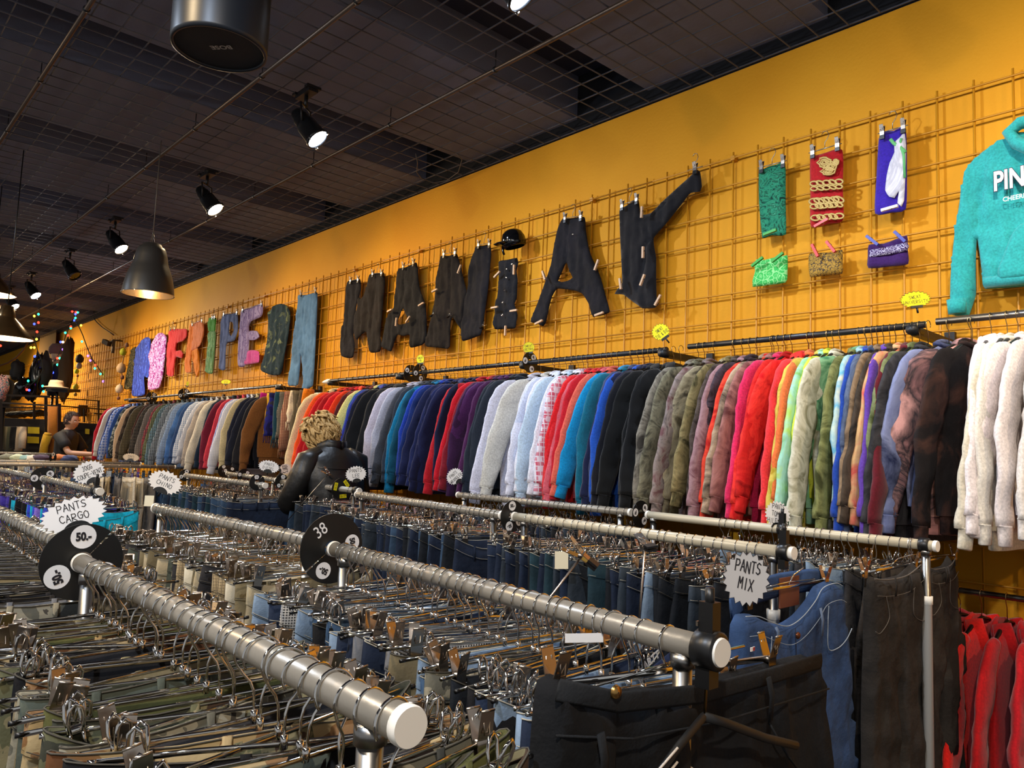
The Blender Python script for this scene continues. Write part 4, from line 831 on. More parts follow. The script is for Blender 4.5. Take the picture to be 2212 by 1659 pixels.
black_piece('sweater', [(510, 565), (560, 535), (655, 478), (680, 600), (760, 590), (850, 500), (980, 380), (1080, 290), (1130, 245), (1150, 260), (1165, 380), (1150, 420), (1075, 430), (1010, 510), (900, 650), (830, 730), (780, 790), (785, 860), (800, 950), (800, 1100), (805, 1260), (820, 1310), (790, 1345), (690, 1350), (665, 1330), (600, 1285), (540, 1240), (470, 1235), (490, 1200), (530, 1150), (525, 1000), (515, 800), (510, 650)], C2,
    'black sweater with one sleeve stretched up to the right, last letter', 8, bk3, gut=[(700, 640, 760, 780, .012), (1060, 330, 770, 620, .012), (760, 800, 700, 900, .014), (720, 900, 660, 1200, .012)], cat='sweater')
for pts, f, lb in [([(395, 575), (455, 565)], C3, 'on the leftmost narrow black trousers'), ([(572, 518), (642, 515)], C3, 'on the black-brown trousers'), ([(815, 462), (895, 432)], C3, 'on the left black letter A'), ([(1138, 362), (1228, 350)], C3, 'on the left half of the letter N'),
      ([(1415, 288), (1500, 282)], C3, 'on the right half of the letter N'), ([(75, 630), (200, 615)], C2, 'on the large letter A jeans'), ([(530, 530), (645, 480)], C2, 'on the body of the black sweater'), ([(1108, 235), (1114, 235)], C2, 'on the raised cuff of the black sweater'),
      ([(1640, 225), (1812, 180)], C2, 'on the green silk scarf'), ([(2048, 105), (2245, 45)], C2, 'on the red chain-print scarf'), ([(292, 515), (418, 478)], C1, 'on the purple and white scarf'),
      ([(1660, 495), (1775, 470)], C4, 'on the light blue jeans'), ([(1045, 655), (1150, 640)], C4, 'on the blue letter P'), ([(1195, 622), (1345, 575)], C4, 'on the lilac letter E'), ([(955, 680), (972, 678)], C4, 'on the green letter I'), ([(620, 772), (655, 768)], C4, 'on the red letter F'), ([(795, 735), (870, 705)], C4, 'on the orange letter R')]:
    clip_on_wall(pts, f, 'chrome clip hanger hooked on the wire grid, '+lb)
for i, (p, a, f, w_) in enumerate([((1068, 655), 80, C3, 'left edge of the letter N'), ((1265, 485), 30, C3, 'upper middle of the letter N'), ((960, 765), 75, C3, 'right knee of the left letter A'), ((855, 885), 50, C3, 'crossbar of the left letter A'), ((762, 905), 5, C3, 'left side of the crossbar'), ((710, 815), 80, C3, 'left knee of the left letter A'),
     ((1565, 528), 60, C3, 'left shoulder of the waistcoat'), ((1545, 790), 90, C3, 'left side of the waistcoat'), ((1697, 815), 90, C3, 'right side of the waistcoat'), ((1632, 975), 0, C3, 'hem of the waistcoat'), ((1700, 490), 0, C3, 'right shoulder of the waistcoat'), ((1938, 535), -25, C3, 'left leg of the large letter A'),
     ((330, 1005), 25, C2, 'right knee of the large letter A'), ((350, 1395), 80, C2, 'right hem of the large letter A'), ((690, 585), 2, C2, 'armpit of the black sweater'), ((700, 905), 0, C2, 'waist of the black sweater'), ((695, 1125), 25, C2, 'lower middle of the black sweater'), ((818, 1285), 35, C2, 'right hem of the black sweater'), ((520, 1155), -10, C2, 'left hem of the black sweater'), ((-130, 1460), 75, C2, 'left hem of the large letter A')]):
    peg(p, f, a, label='pale wooden clothes peg at the '+w_)
for i, (p, w_) in enumerate([((1050, 845), 'left'), ((1185, 852), 'right'), ((1450, 935), 'far right')]):
    q = onY(*C3(p), 3.45); o = tag(put('metal_clip', CLIPS[1]), 'small chrome clip at the letter N hem, %s one' % w_, 'clip', 'chrome clips on the letter N'); o.location = q; o.rotation_euler = (0, .8, 1.57)
# scarves and bandanas to the right
silk = lambda cols, sc, d=2.5: blotch(cols, sc, d, False, 'printed_silk')
def paisley(base, line, sc=40):
    k = ('pais', base, line, sc)
    if k in _m: return _m[k]
    m, nt, b = newmat('bandana_print'); v = coords(nt, False); vo = nt.nodes.new('ShaderNodeTexVoronoi'); vo.feature = 'DISTANCE_TO_EDGE'; vo.inputs['Scale'].default_value = sc
    n = nt.nodes.new('ShaderNodeTexNoise'); n.inputs['Scale'].default_value = sc*.8; ad = nt.nodes.new('ShaderNodeVectorMath'); ad.operation = 'ADD'; mu = nt.nodes.new('ShaderNodeVectorMath'); mu.operation = 'SCALE'; mu.inputs[3].default_value = .03
    nt.links.new(v, n.inputs['Vector']); nt.links.new(n.outputs[1], mu.inputs[0]); nt.links.new(v, ad.inputs[0]); nt.links.new(mu.outputs[0], ad.inputs[1]); nt.links.new(ad.outputs[0], vo.inputs['Vector'])
    co = ramp(nt, vo.outputs[0], [(.0, line), (.05, line), (.09, base), (.28, base), (.33, line), (.36, base)]); nt.links.new(co, b.inputs['Base Color']); b.inputs['Roughness'].default_value = .8; _m[k] = m; return m
S_ = dict(grp='silk scarves on the wire grid', cat='scarf', thick=.010, fold=.7)
gs = black_piece('silk_scarf', [(1620, 232), (1655, 240), (1700, 218), (1760, 205), (1828, 190), (1832, 480), (1835, 760), (1800, 772), (1720, 768), (1650, 792), (1640, 740), (1620, 500)], C2, 'dark green silk scarf with darker swirls, hanging above the green bandana', 11, silk(['#0e2f26', '#1f6e56', '#2f8a68', '#12382c', '#3f9a78'], 11, 4), **S_)
rs_ = black_piece('silk_scarf', [(1370, 627), (1420, 605), (1495, 590), (1497, 740), (1498, 868), (1440, 882), (1372, 893), (1370, 760)], C8, 'red silk scarf printed with golden chains', 12, knit('#a8161c'), **S_)
def chain_print(parent, f, Y):
    gold = plain('#c2a45c', .6, name='gold_print')
    rows = [(725, 1372, 1495, 14, 5), (745, 1372, 1495, 12, 5), (795, 1375, 1492, 18, 6), (815, 1375, 1492, 14, 6), (860, 1378, 1495, 16, 5)]
    m = MB()
    for y0, xa, xb, rr, n_ in rows:
        for k in range(n_):
            x = xa + (xb-xa)*(k+.5)/n_; pts = [onY(*f((x+rr*1.1*math.cos(t*math.pi/6), y0-8*(x-xa)/100+rr*.65*math.sin(t*math.pi/6+.5*(k % 2)))), Y) for t in range(12)]; m.tube(pts, [(.0009, .005)]*12, 4, closed=True, up=(0, 1, 0))
    for (cx, cy, rx, ry_) in [(1425, 640, 24, 20), (1450, 655, 22, 18), (1440, 675, 26, 14), (1470, 640, 10, 12)]:
        for s_ in (1, .6, .3):
            pts = [onY(*f((cx+rx*s_*math.cos(t*math.pi/7)*(1+.25*math.sin(t*3)), cy+ry_*s_*math.sin(t*math.pi/7))), Y) for t in range(14)]; m.tube(pts, [(.0009, .005)]*14, 4, closed=True, up=(0, 1, 0))
    m.obj('printed_chains', gold, parent)
chain_print(rs_, C8, 3.474)
ps = black_piece('silk_scarf', [(1640, 545), (1662, 520), (1700, 515), (1745, 505), (1750, 700), (1745, 825), (1690, 838), (1625, 842), (1630, 700)], C8, 'purple silk scarf with a white flower, right of the red one', 13, knit('#35209a'), **S_)
fl = flat_cloth(wallpts([(1700, 560), (1722, 540), (1738, 520), (1745, 560), (1745, 640), (1742, 720), (1738, 790), (1728, 815), (1712, 800), (1718, 750), (1700, 780), (1680, 775), (1664, 750), (1670, 690), (1682, 640), (1700, 600)], C8, 3.472), 3.474, thick=.006, seed=3)
fl.obj('white_flower', silk(['#e0dfe6', '#b9b9c6', '#e8e6ea', '#cfd0c0'], 5), ps)
m = MB(); m.tube([onY(*C8(p), 3.466) for p in [(1685, 548), (1698, 565), (1715, 575), (1735, 590), (1745, 600)]], [(.002, .008)]*5, 6, up=(0, 1, 0)); m.tube([onY(*C8(p), 3.466) for p in [(1728, 545), (1722, 570), (1738, 610), (1742, 700)]], [(.002, .006)]*4, 6, up=(0, 1, 0)); m.obj('green_stem', plain('#5fb06a', .7), ps)
B_ = dict(grp='folded bandanas on the wire grid', cat='bandana', thick=.012, fold=.5)
gb = black_piece('bandana', [(1582, 985), (1600, 960), (1660, 965), (1740, 945), (1800, 935), (1845, 925), (1848, 1000), (1845, 1120), (1830, 1145), (1700, 1165), (1570, 1178), (1568, 1130), (1590, 1050)], C2, 'folded bright green paisley bandana under the green scarf', 14, paisley('#2fb04e', '#8fdc8a', 34), **B_)
yb = black_piece('bandana', [(1365, 1002), (1400, 996), (1450, 995), (1495, 985), (1497, 1040), (1495, 1078), (1430, 1086), (1370, 1092), (1363, 1050)], C8, 'folded yellow-brown patterned bandana held by red pegs', 15, paisley('#a8822a', '#3a2c1c', 60), **B_)
pb = black_piece('bandana', [(1600, 965), (1660, 960), (1700, 945), (1750, 928), (1753, 980), (1755, 1040), (1690, 1050), (1598, 1057), (1596, 1010)], C8, 'folded purple bandana held by blue pegs', 16, knit('#3a1c5c'), **B_)
fb = flat_cloth(wallpts([(1602, 985), (1660, 975), (1750, 955), (1752, 985), (1690, 1000), (1600, 1012)], C8, 3.478), 3.482, thick=.005, seed=5); fb.obj('printed_border', paisley('#3a1c5c', '#c9c4e0', 70), pb)
for p, f, a, cc, w_ in [((1610, 980), C2, 60, '#2c9a30', 'left green peg on the green bandana'), ((1770, 945), C2, 60, '#2c9a30', 'right green peg on the green bandana'), ((1710, 745), C2, 80, '#3aa040', 'green peg at the foot of the green scarf'), ((2070, 890), C2, -25, '#c81e16', 'left red peg on the yellow bandana'), ((2195, 860), C2, -35, '#c81e16', 'right red peg on the yellow bandana'), ((2120, 670), C2, 70, '#c81e16', 'red peg at the foot of the red scarf'),
      ((235, 1160), C1, -45, '#1e2c9a', 'left blue peg on the purple bandana'), ((400, 1138), C1, -40, '#1e2c9a', 'right blue peg on the purple bandana'), ((338, 968), C1, 85, '#d8d4d8', 'white peg at the foot of the purple scarf')]:
    peg(p, f, a, plain(cc, .4), w_, s=1.05, grp='coloured pegs')
# turquoise hoodie
hp = [(1110, 510), (1040, 540), (970, 575), (900, 620), (830, 680), (785, 740), (765, 850), (740, 1000), (718, 1150), (705, 1280), (697, 1400), (695, 1520), (700, 1600), (760, 1612), (805, 1612), (835, 1530), (850, 1480), (848, 1350), (850, 1250), (856, 1150), (870, 1230), (885, 1350), (890, 1420), (905, 1448)]
left = wallpts(hp, C1, 3.50); xc = -.715
out = left + [(xc, left[-1][1]-.012)] + [(2*xc-x, z) for x, z in reversed(left)] + [(xc, left[0][1]-.03)]
tq = knit('#2f9fa0'); hd = tag(flat_cloth(out, 3.505, thick=.035, step=.014, seed=21, fold=1.3, gutters=[(left[19][0], left[19][1]+.02, left[4][0]+.05, left[4][1]-.05, .018), (2*xc-left[19][0], left[19][1]+.02, 2*xc-left[4][0]-.05, left[4][1]-.05, .018)]).obj('hooded_sweatshirt', tq), 'turquoise hooded sweatshirt high on the wall at the right edge', 'hoodie')
m = MB(); zt = left[0][1]
m.tube([(xc-.13, 3.45, zt-.015), (xc-.09, 3.44, zt+.01), (xc, 3.45, zt+.015), (xc+.09, 3.44, zt+.01), (xc+.13, 3.45, zt-.015), (xc+.10, 3.43, zt-.07), (xc+.03, 3.425, zt-.13), (xc, 3.425, zt-.15), (xc-.03, 3.425, zt-.13), (xc-.10, 3.43, zt-.07)], [(.03, .025)]*10, 10, closed=True, up=(0, 1, 0)); m.obj('hood', tq, hd)
pk = flat_cloth([(xc-.17, zt-.61), (xc-.155, zt-.50), (xc-.10, zt-.40), (xc+.10, zt-.40), (xc+.155, zt-.50), (xc+.17, zt-.61)], 3.452, thick=.008, seed=2, fold=.4); pk.obj('pouch_pocket', tq, hd)
for s_ in (0, 1):
    e = left[12] if not s_ else (2*xc-left[12][0], left[12][1]); u = left[11] if not s_ else (2*xc-left[11][0], left[11][1]); e2 = left[14] if not s_ else (2*xc-left[14][0], left[14][1])
    m = MB(); cx = (e[0]+e2[0])/2; m.tube([(cx, 3.475, e[1]-.005), (cx, 3.475, e[1]+.055)], [(.034, .026), (.040, .028)], 16, up=(1, 0, 0)); m.obj('cuff', tq, hd)
m = MB(); m.tube([(xc-.235, 3.482, left[-1][1]+.022), (xc, 3.474, left[-1][1]+.012), (xc+.235, 3.482, left[-1][1]+.022)], [(.024, .030)]*3, 12, up=(0, 0, 1)); m.obj('hem_band', tq, hd)
qa = onY(*C1((962, 830)), 3.44); qb = onY(*C1((1125, 770)), 3.44); sz = .105
for s, px, size, nm, cc, bo, sx in [('PINE', 0, .112, 'printed_lettering', '#e8e2e2', .003, 1), ('CHEERLEADING', -.078, .027, 'printed_lettering', '#e4e6e4', .0004, 1)]:
    me = type_text(s, size, nm, bo); me.materials.append(plain(cc, .7)); xl = min(v.co.x for v in me.vertices)
    o = put(nm, me, hd); z = (qa.z+qb.z)/2 + px; o.matrix_local = basis((qa.x - xl*(.64 if px == 0 else .85) + (0 if px == 0 else .03), 3.435, z), (1, 0, 0), (0, -1, 0)) @ Matrix.Scale(.64 if px == 0 else .85, 4, (1, 0, 0))
    if px == 0:
        me2 = type_text(s, size, 'lettering_outline', .006); me2.materials.append(plain('#1b2440', .7)); o2 = put('lettering_outline', me2, hd); o2.matrix_local = basis((qa.x-xl*.64, 3.4362, z), (1, 0, 0), (0, -1, 0)) @ Matrix.Scale(.64, 4, (1, 0, 0))
hh = tag(empty('coat_hanger', (xc, 3.49, zt+.05)), 'dark coat hanger of the turquoise hoodie', 'coat hanger'); o = put('hook', WH, hh); o.location = (0, 0, .08); o.rotation_euler = (0, 0, 1.57)
# coloured letters
G_ = 'coloured clothes spelling a word on the wall'
L_ = dict(grp=G_)
black_piece('jeans', [(1640, 505), (1700, 505), (1785, 485), (1790, 520), (1785, 700), (1775, 900), (1765, 1100), (1755, 1220), (1740, 1240), (1690, 1262), (1665, 1250), (1675, 1200), (1672, 1100), (1660, 970), (1650, 1100), (1635, 1220), (1590, 1230), (1560, 1225), (1565, 1150), (1590, 950), (1615, 750), (1635, 560)], C4, 'light blue jeans hung full length on the wire grid', 31, denim('#54779a', 1.15), gut=[(1690, 560, 1662, 950, .016)], cat='jeans', **L_)
black_piece('shirt', [(1400, 650), (1425, 615), (1450, 588), (1500, 575), (1545, 590), (1572, 640), (1572, 720), (1555, 850), (1530, 980), (1510, 1100), (1490, 1142), (1420, 1142), (1345, 1110), (1350, 1050), (1380, 930), (1395, 800), (1400, 700)], C4, 'dark green-blue batik shirt left of the light jeans', 32, blotch(['#18242e', '#22333a', '#1c2a33', '#6a7454'], 7, 1.5, False, 'batik'), cat='shirt', gut=[(1490, 600, 1460, 1100, .006)], **L_)
black_piece('shirt', [(1180, 640), (1200, 622), (1260, 608), (1350, 570), (1356, 640), (1340, 680), (1262, 716), (1245, 760), (1248, 850), (1240, 970), (1225, 1050), (1200, 1080), (1165, 1075), (1160, 1000), (1165, 850), (1175, 720)], C4, 'lilac striped shirt folded as the upper letter E', 33, plaid('#6f5a8c', '#a394b8', '#5a4678', 20), cat='shirt', **L_)
black_piece('shirt_sleeve', [(1243, 795), (1310, 793), (1328, 840), (1290, 866), (1243, 862)], C4, 'rolled lilac sleeve, middle bar of the letter E', 34, plaid('#7a6896', '#a394b8', '#5a4678', 20), cat='sleeve', **L_)
black_piece('handbag', [(1240, 950), (1290, 945), (1325, 960), (1325, 1040), (1270, 1055), (1210, 1060), (1228, 1000)], C4, 'pink bag forming the foot of the letter E', 35, knit('#b8488a'), cat='bag', **L_)
black_piece('shirt', [(1040, 662), (1095, 655), (1150, 650), (1158, 700), (1158, 780), (1130, 868), (1070, 890), (1060, 960), (1055, 1100), (1010, 1095), (1010, 1000), (1020, 870), (1020, 760), (1030, 700)], C4, 'grey-blue shirt knotted as the letter P', 36, denim('#5a6484', 1.2), hole=[(1092, 722), (1118, 728), (1124, 790), (1104, 832), (1086, 800)], cat='shirt', **L_)
black_piece('shirt', [(928, 692), (955, 686), (985, 690), (980, 750), (975, 793), (925, 795)], C4, 'bright green folded top piece of the letter I', 37, knit('#4c8c2c'), cat='shirt', **L_)
black_piece('shirt', [(925, 802), (980, 798), (978, 900), (965, 1050), (955, 1130), (925, 1132), (900, 1115), (910, 1030), (920, 900)], C4, 'green plaid shirt rolled narrow as the letter I', 38, plaid('#2f6a3c', '#5a8c4c', '#9ab06a', 16), cat='shirt', **L_)
black_piece('scarf', [(772, 748), (802, 732), (812, 850), (800, 930), (782, 1050), (785, 1120), (740, 1122), (735, 1050), (755, 900), (770, 800)], C4, 'deep orange scarf, upright of the letter R', 39, knit('#e07010'), cat='scarf', **L_)
black_piece('scarf', [(810, 732), (860, 706), (885, 740), (886, 820), (860, 900), (830, 930), (790, 952), (782, 935), (800, 870), (805, 790)], C4, 'salmon orange scarf, bowl of the letter R', 40, knit('#dc7a40'), cat='scarf', **L_)
black_piece('scarf', [(800, 950), (838, 932), (850, 1020), (850, 1120), (830, 1162), (812, 1080), (800, 1020)], C4, 'orange scarf end, leg of the letter R', 41, knit('#ea8010'), cat='scarf', **L_)
black_piece('shirt', [(615, 785), (660, 775), (700, 776), (748, 778), (752, 830), (722, 870), (672, 890), (665, 950), (700, 945), (722, 975), (712, 1010), (668, 1000), (655, 1050), (645, 1150), (600, 1152), (590, 1100), (595, 950), (605, 860)], C4, 'red shirt folded as the letter F', 42, knit('#cf2a1e'), cat='shirt', gut=[(660, 800, 640, 1000, .01)], **L_)
black_piece('shirt', [(520, 812), (555, 808), (582, 830), (590, 860), (578, 1000), (560, 1150), (530, 1245), (450, 1265), (445, 1200), (460, 1080), (450, 1000), (470, 900), (495, 850)], C4, 'pink and white batik shirt left of the red letter', 43, blotch(['#8a2c68', '#b04a88', '#e4c4d8', '#9a3a78'], 14, 2, False, 'batik'), cat='shirt', gut=[(545, 830, 520, 1240, .012)], **L_)
black_piece('shirt', [(395, 865), (420, 845), (445, 842), (462, 870), (455, 1000), (450, 1160), (410, 1165), (413, 1300), (318, 1310), (320, 1200), (330, 1000), (350, 930)], C4, 'bright blue plaid shirt left of the pink batik one', 44, plaid('#1c2ca0', '#14206c', '#4c6cd8', 14), cat='shirt', gut=[(420, 860, 380, 1290, .012)], **L_)
black_piece('shirt', [(305, 950), (325, 925), (342, 918), (350, 940), (335, 1050), (325, 1200), (310, 1250), (255, 1255), (265, 1180), (290, 1050)], C4, 'dark camouflage shirt, leftmost of the coloured clothes', 45, blotch(['#24241a', '#4a4630', '#1a1814', '#6b5f3a'], 12), cat='shirt', **L_)
# ------------------------------------------------------------------ size discs and star cards
def rail_at(key, px):
    a, b = RAILS[key]; lo, hi = -.05, 1.05
    for _ in range(40):
        m = (lo+hi)/2
        if proj(a+(b-a)*m)[0] < px: lo = m
        else: hi = m
    return a+(b-a)*lo
def sticker(parent, cy, cz, r, s, ang, kind='round', size=None, col=None):
    m = MB(); n = 24
    if kind == 'round': pts = [(r*math.cos(2*math.pi*k/n), r*math.sin(2*math.pi*k/n)) for k in range(n)]
    elif kind == 'blot': pts = [(r*(1+.16*math.sin(k*2.6))*math.cos(2*math.pi*k/12), r*(.9+.14*math.cos(k*3.1))*math.sin(2*math.pi*k/12)) for k in range(12)]
    else: pts = [(-r*1.3, -r*.62), (r*1.3, -r*.62), (r*1.3, r*.62), (-r*1.3, r*.62)]
    m.add([(x, y, 0) for x, y in pts], [tuple(range(len(pts)))], 0, False); m.add([(x, y, -.0006) for x, y in pts], [tuple(reversed(range(len(pts))))], 0, False)
    B = basis((.0018, cy, cz), (0, math.cos(ang), math.sin(ang)), (1, 0, 0))
    if s and kind != 'none':
        if kind == 'strip' or kind == 'blot':
            w_ = r*(2.0 if kind == 'strip' else 1.2); hand_text(m, [s], w_, r*1.1, z=.0006, mi=1)
            o = m.obj('sticker', [col or cardw, ink], parent); o.matrix_local = B; return
    o = m.obj('sticker', [col or cardw, ink], parent) if kind != 'none' else None
    if o: o.matrix_local = B
    if s:
        me = type_text(s, size or r*.95, 'printed_number', .0009*(r/.02)); me.materials.append(ink if kind != 'none' else cardw)
        q = put('printed_number', me, parent); q.matrix_local = basis((.0026, cy, cz), (0, math.cos(ang), math.sin(ang)), (1, 0, 0)) @ Matrix.Scale(.82, 4, (1, 0, 0))
def disc(key, px, diam, stickers, label, slit=50, P=None, yaw=0, dz=0, kind='round', hang_=0):
    p = Vector(P) if P is not None else rail_at(key, px); R_ = diam/2
    t = tag(empty('size_disc', p + Vector((0, 0, dz)), yaw), label, 'size disc', 'black size discs on the rails')
    m = MB(); n = 56; sa = math.radians(slit); hw = .035; r0 = .0185 if R_ > .05 else .015
    ring = [];
    for k in range(n+1): a = sa+hw + (2*math.pi-2*hw)*k/n; ring.append(a)
    for x0, flip in ((.0012, 0), (-.0012, 1)):
        vs = [(x0, R_*math.cos(a), R_*math.sin(a)) for a in ring] + [(x0, r0*math.cos(a), r0*math.sin(a)) for a in ring]
        N = n+1; fs = [(k, k+1, N+k+1, N+k) if not flip else (N+k, N+k+1, k+1, k) for k in range(n)]; m.add(vs, fs, 0, False)
    N = n+1
    vs = [(x, R_*math.cos(a), R_*math.sin(a)) for x in (.0012, -.0012) for a in ring]; m.add(vs, [(k, N+k, N+k+1, k+1) for k in range(n)], 0, True)
    m.obj('disc_plate', plain('#0c0d0d', .42, name='black_plastic'), t)
    for st in stickers:
        s, ang, rr, rot = st[:4]; kd = st[4] if len(st) > 4 else 'round'
        a = math.radians(ang); rad = R_*(.66 if len(st) < 7 else st[6]); sticker(t, rad*math.cos(a), rad*math.sin(a), rr, s, math.radians(rot), kd, st[5] if len(st) > 5 else None, cardy if kd == 'strip' and s.endswith('0') and '/' in s else None)
    return t
disc('R1', 178, .142, [('50.-', 92, .022, 4), ('50.-', 212, .022, 112), ('50.-', -32, .022, -112)], 'large black price disc reading 50.- on the nearest rail', slit=48, P=rail_at('R1b', 160)*.12+rail_at('R1', 180)*.88, dz=.0)
disc('R2', 717, .160, [('38', 128, .001, 35, 'none', .040), ('50.-', 12, .019, -78), ('50.-', -112, .019, 158)], 'large black disc with the size 38 on the second rail', slit=218)
disc('R3', 1107, .120, [('50.-', 96, .018, 5), ('50.-', 246, .018, 200), ('50.-', -28, .018, -100)], 'black price disc reading 50.- on the third rail', slit=-60)
disc('R4', 1384, .115, [('50.-', 42, .017, -25), ('50.-', 168, .017, 80), ('50.-', -52, .017, -130)], 'black price disc with three 50.- stickers at the left end of the cream rail', slit=130)
disc('J', 93, .128, [('30.-', 178, .019, 78), ('30.-', 38, .019, -40), ('30.-', -70, .019, 190)], 'black price disc reading 30.- on the jogging rack', slit=118)
disc('R2b', 395, .085, [('50.-', 70, .014, -10), ('50.-', 200, .013, 90)], 'small black 50.- disc right of the chino card', P=rail_at('R3c', 402)+Vector((-.02, 0, 0)), slit=120)
disc('R3c', 466, .105, [('31', 100, .015, 0, 'blot')], 'black disc with a reddish blot sticker, first of the overlapping pair', P=Vector(rail_at('R5b', 495))+Vector((-.35, .1, .01)))
disc('R3c', 484, .105, [('31', 160, .014, 80, 'blot'), ('32', 50, .014, -20, 'blot')], 'black disc with the handwritten size 31, left of the 33 disc', P=Vector(rail_at('R5b', 495))+Vector((-.12, .05, .008)))
disc('R5b', 527, .105, [('33', 165, .014, 85, 'blot'), ('33', 40, .014, -30, 'blot')], 'black disc with handwritten 33 stickers')
disc('R3c', 578, .095, [('34', 100, .014, 0, 'blot'), ('34', -20, .014, -95, 'blot')], 'black disc with 34 stickers around the round end cap', P=rail_at('R3c', 570)+Vector((-.05, -.02, .015)))
disc('R5', 609, .098, [('34', 80, .015, -5, 'blot'), ('34', 230, .013, 120, 'blot')], 'black disc with a white 34 blot below the half-hidden card')
disc('R5', 655, .112, [('36', 120, .018, 30, 'blot'), ('36', -80, .013, 200, 'blot')], 'black disc with a 36 sticker before the leather jacket')
disc('R5', 738, .128, [('58/60', 160, .017, 80, 'strip'), ('58/60', 48, .017, -50, 'strip'), ('58/60', -75, .017, 185, 'strip')], 'black disc with three yellow 58/60 stickers')
disc('F3', 124, .10, [('50', 90, .02, 0)], 'small black disc with a pale sticker on the nearest crosswise rack', P=Vector((-7.45, find_x(124, 2, 0)*0+.98, CZ-.22)), yaw=.9)
disc('F2', 184, .09, [('50', 90, .02, 0)], 'small disc on the second crosswise rack', P=Vector((-8.5, 1.75, CZ-.19)), yaw=.6)
for px, dx, st, lb in [(888, -.04, [('30.-', 150, .017, 70), ('30.-', 20, .017, -60)], 'left disc of the black pair on the wall rail'), (908, .06, [('30.-', 190, .017, 85), ('30.-', 60, .017, -30), ('30.-', -80, .017, 180)], 'right disc of the black pair on the wall rail'),
        (1145, 0, [('30.-', 170, .019, 80), ('30.-', 50, .019, -40), ('30.-', -70, .019, 190)], 'black 30.- disc under the yellow retro card')]:
    disc('R1', px, .125, st, lb, P=Vector((find_x(px, RY, RZ), RY, RZ)), slit=100)
for px, lb in [(328, 'left black disc on the plaid shirt rail'), (398, 'right black disc on the plaid shirt rail')]:
    disc('R1', px, .14, [('30.-', 200, .019, 90), ('30.-', 60, .019, -30)], lb, P=Vector((find_x(px, RY, RZ), RY, RZ)), slit=100)
def star_card(px, py, D, wpx, hpx, lines, roll, label, col=None, n=22, border=None, tw=.68, th=.55, toff=0, arc=True, stem=None, dark=0, yawv=(.35, .94, 0), arc_at=-1):
    q = dep(px, py, D); w = wpx*D/FPX/2*1.06; h = hpx*D/FPX/2
    rgt = Vector(yawv).normalized(); nrm = Vector((rgt.y, -rgt.x, .08)).normalized(); B = basis(q, rgt, nrm) @ Matrix.Rotation(math.radians(roll), 4, 'Z')
    t = tag(empty('star_card', M=B), label, 'sign card', 'star-shaped sign cards'); m = MB(); k2 = n*2
    pts = [((w if k % 2 == 0 else w*.86)*math.cos(2*math.pi*k/k2), (h if k % 2 == 0 else h*.84)*math.sin(2*math.pi*k/k2)) for k in range(k2)]
    for z, fl in ((.0005, 0), (-.0005, 1)):
        m.add([(0, 0, z)]+[(x, y, z) for x, y in pts], [((0, 1+k, 1+(k+1) % k2) if not fl else (0, 1+(k+1) % k2, 1+k)) for k in range(k2)], 0, False)
    if border:
        m.tube([(x, y, .0004) for x, y in pts], w*.018, 4, mi=1, closed=True, up=(0, 0, 1), smooth=False)
    m.obj('card', [col or cardw, ink], t)
    m = MB(); hand_text(m, lines, w*2*tw, h*2*th, 0, toff*h, z=.0010); m.obj('handwriting', ink, t)
    if arc:
        m = MB(); a0 = h*.95*arc_at; N = 14; rr = w*.42
        o = [(rr*math.cos(math.pi*k/N), a0 + rr*.8*math.sin(math.pi*k/N)) for k in range(N+1)]
        m.add([(x, y, .0022) for x, y in o]+[(x, y, -.0022) for x, y in o], [tuple(range(N+1)), tuple(range(2*N+1, N, -1))] + [(k, N+1+k, N+2+k, k+1) for k in range(N)] + [(N, 2*N+1, N+1, 0)], 0, False)
        m.tube([(0, a0+.01, -.003), (0, a0-h*.35, -.004)], .004, 8); m.obj('card_holder', blackp, t)
    return t
star_card(159, 1112, 1.46, 124, 76, ['PANTS', 'CARGO'], 18, 'white star card reading pants cargo above the nearest price disc', toff=.18, tw=.62, th=.62)
star_card(192, 1020, 3.46, 60, 50, ['JOGG', 'COUPE-VENT'], 26, 'white star card reading jogg coupe-vent', toff=.1, tw=.78, th=.6)
star_card(357, 1042, 2.70, 68, 50, ['PANTS', 'CHINO'], -22, 'white star card reading pants chino', toff=.1)
star_card(581, 1008, 4.5, 43, 28, ['PANTS', 'DIESEL'], -10, 'white star card on the black disc left of the half-hidden card', toff=.05, tw=.7, th=.6)
star_card(616, 1013, 4.6, 22, 26, ["LEVI'S"], -75, 'pale star card turned sideways, half hidden behind its neighbour', col=plain('#d8bfae', .7))
star_card(769, 1024, 4.15, 44, 36, ['PANTS', 'LEE'], 8, 'white star card in front of the black leather jacket', toff=.12, tw=.6, th=.62)
star_card(982, 1029, 4.2, 38, 34, ['PANTS', 'WRANGLER'], 42, 'white star card tilted before the plum sweatshirts', tw=.8, th=.6)
star_card(1680, 1112, 2.78, 66, 60, ['PANTS', 'TOMMY', 'HILFIGER'], -9, 'white star card with three written lines before the red tie-dye', toff=.05, tw=.78, th=.8)
star_card(1612, 1250, 1.0, 100, 118, ['PANTS', 'MIX'], -10, 'large star card greyed for shade, reading pants mix at the second rail end', border=1, n=20, toff=.12, tw=.55, th=.62, col=plain('#b5b0ac', .7), yawv=(.62, .78, 0), arc=False)  # card colour darkened to carry the shade it hangs in
star_card(283, 988, 6.0, 32, 18, ['PANTS', 'JEANS'], -5, 'tiny pale star card above the crosswise rack', col=plain('#d8c8b0', .7))
ty = dict(border=1, arc=False)
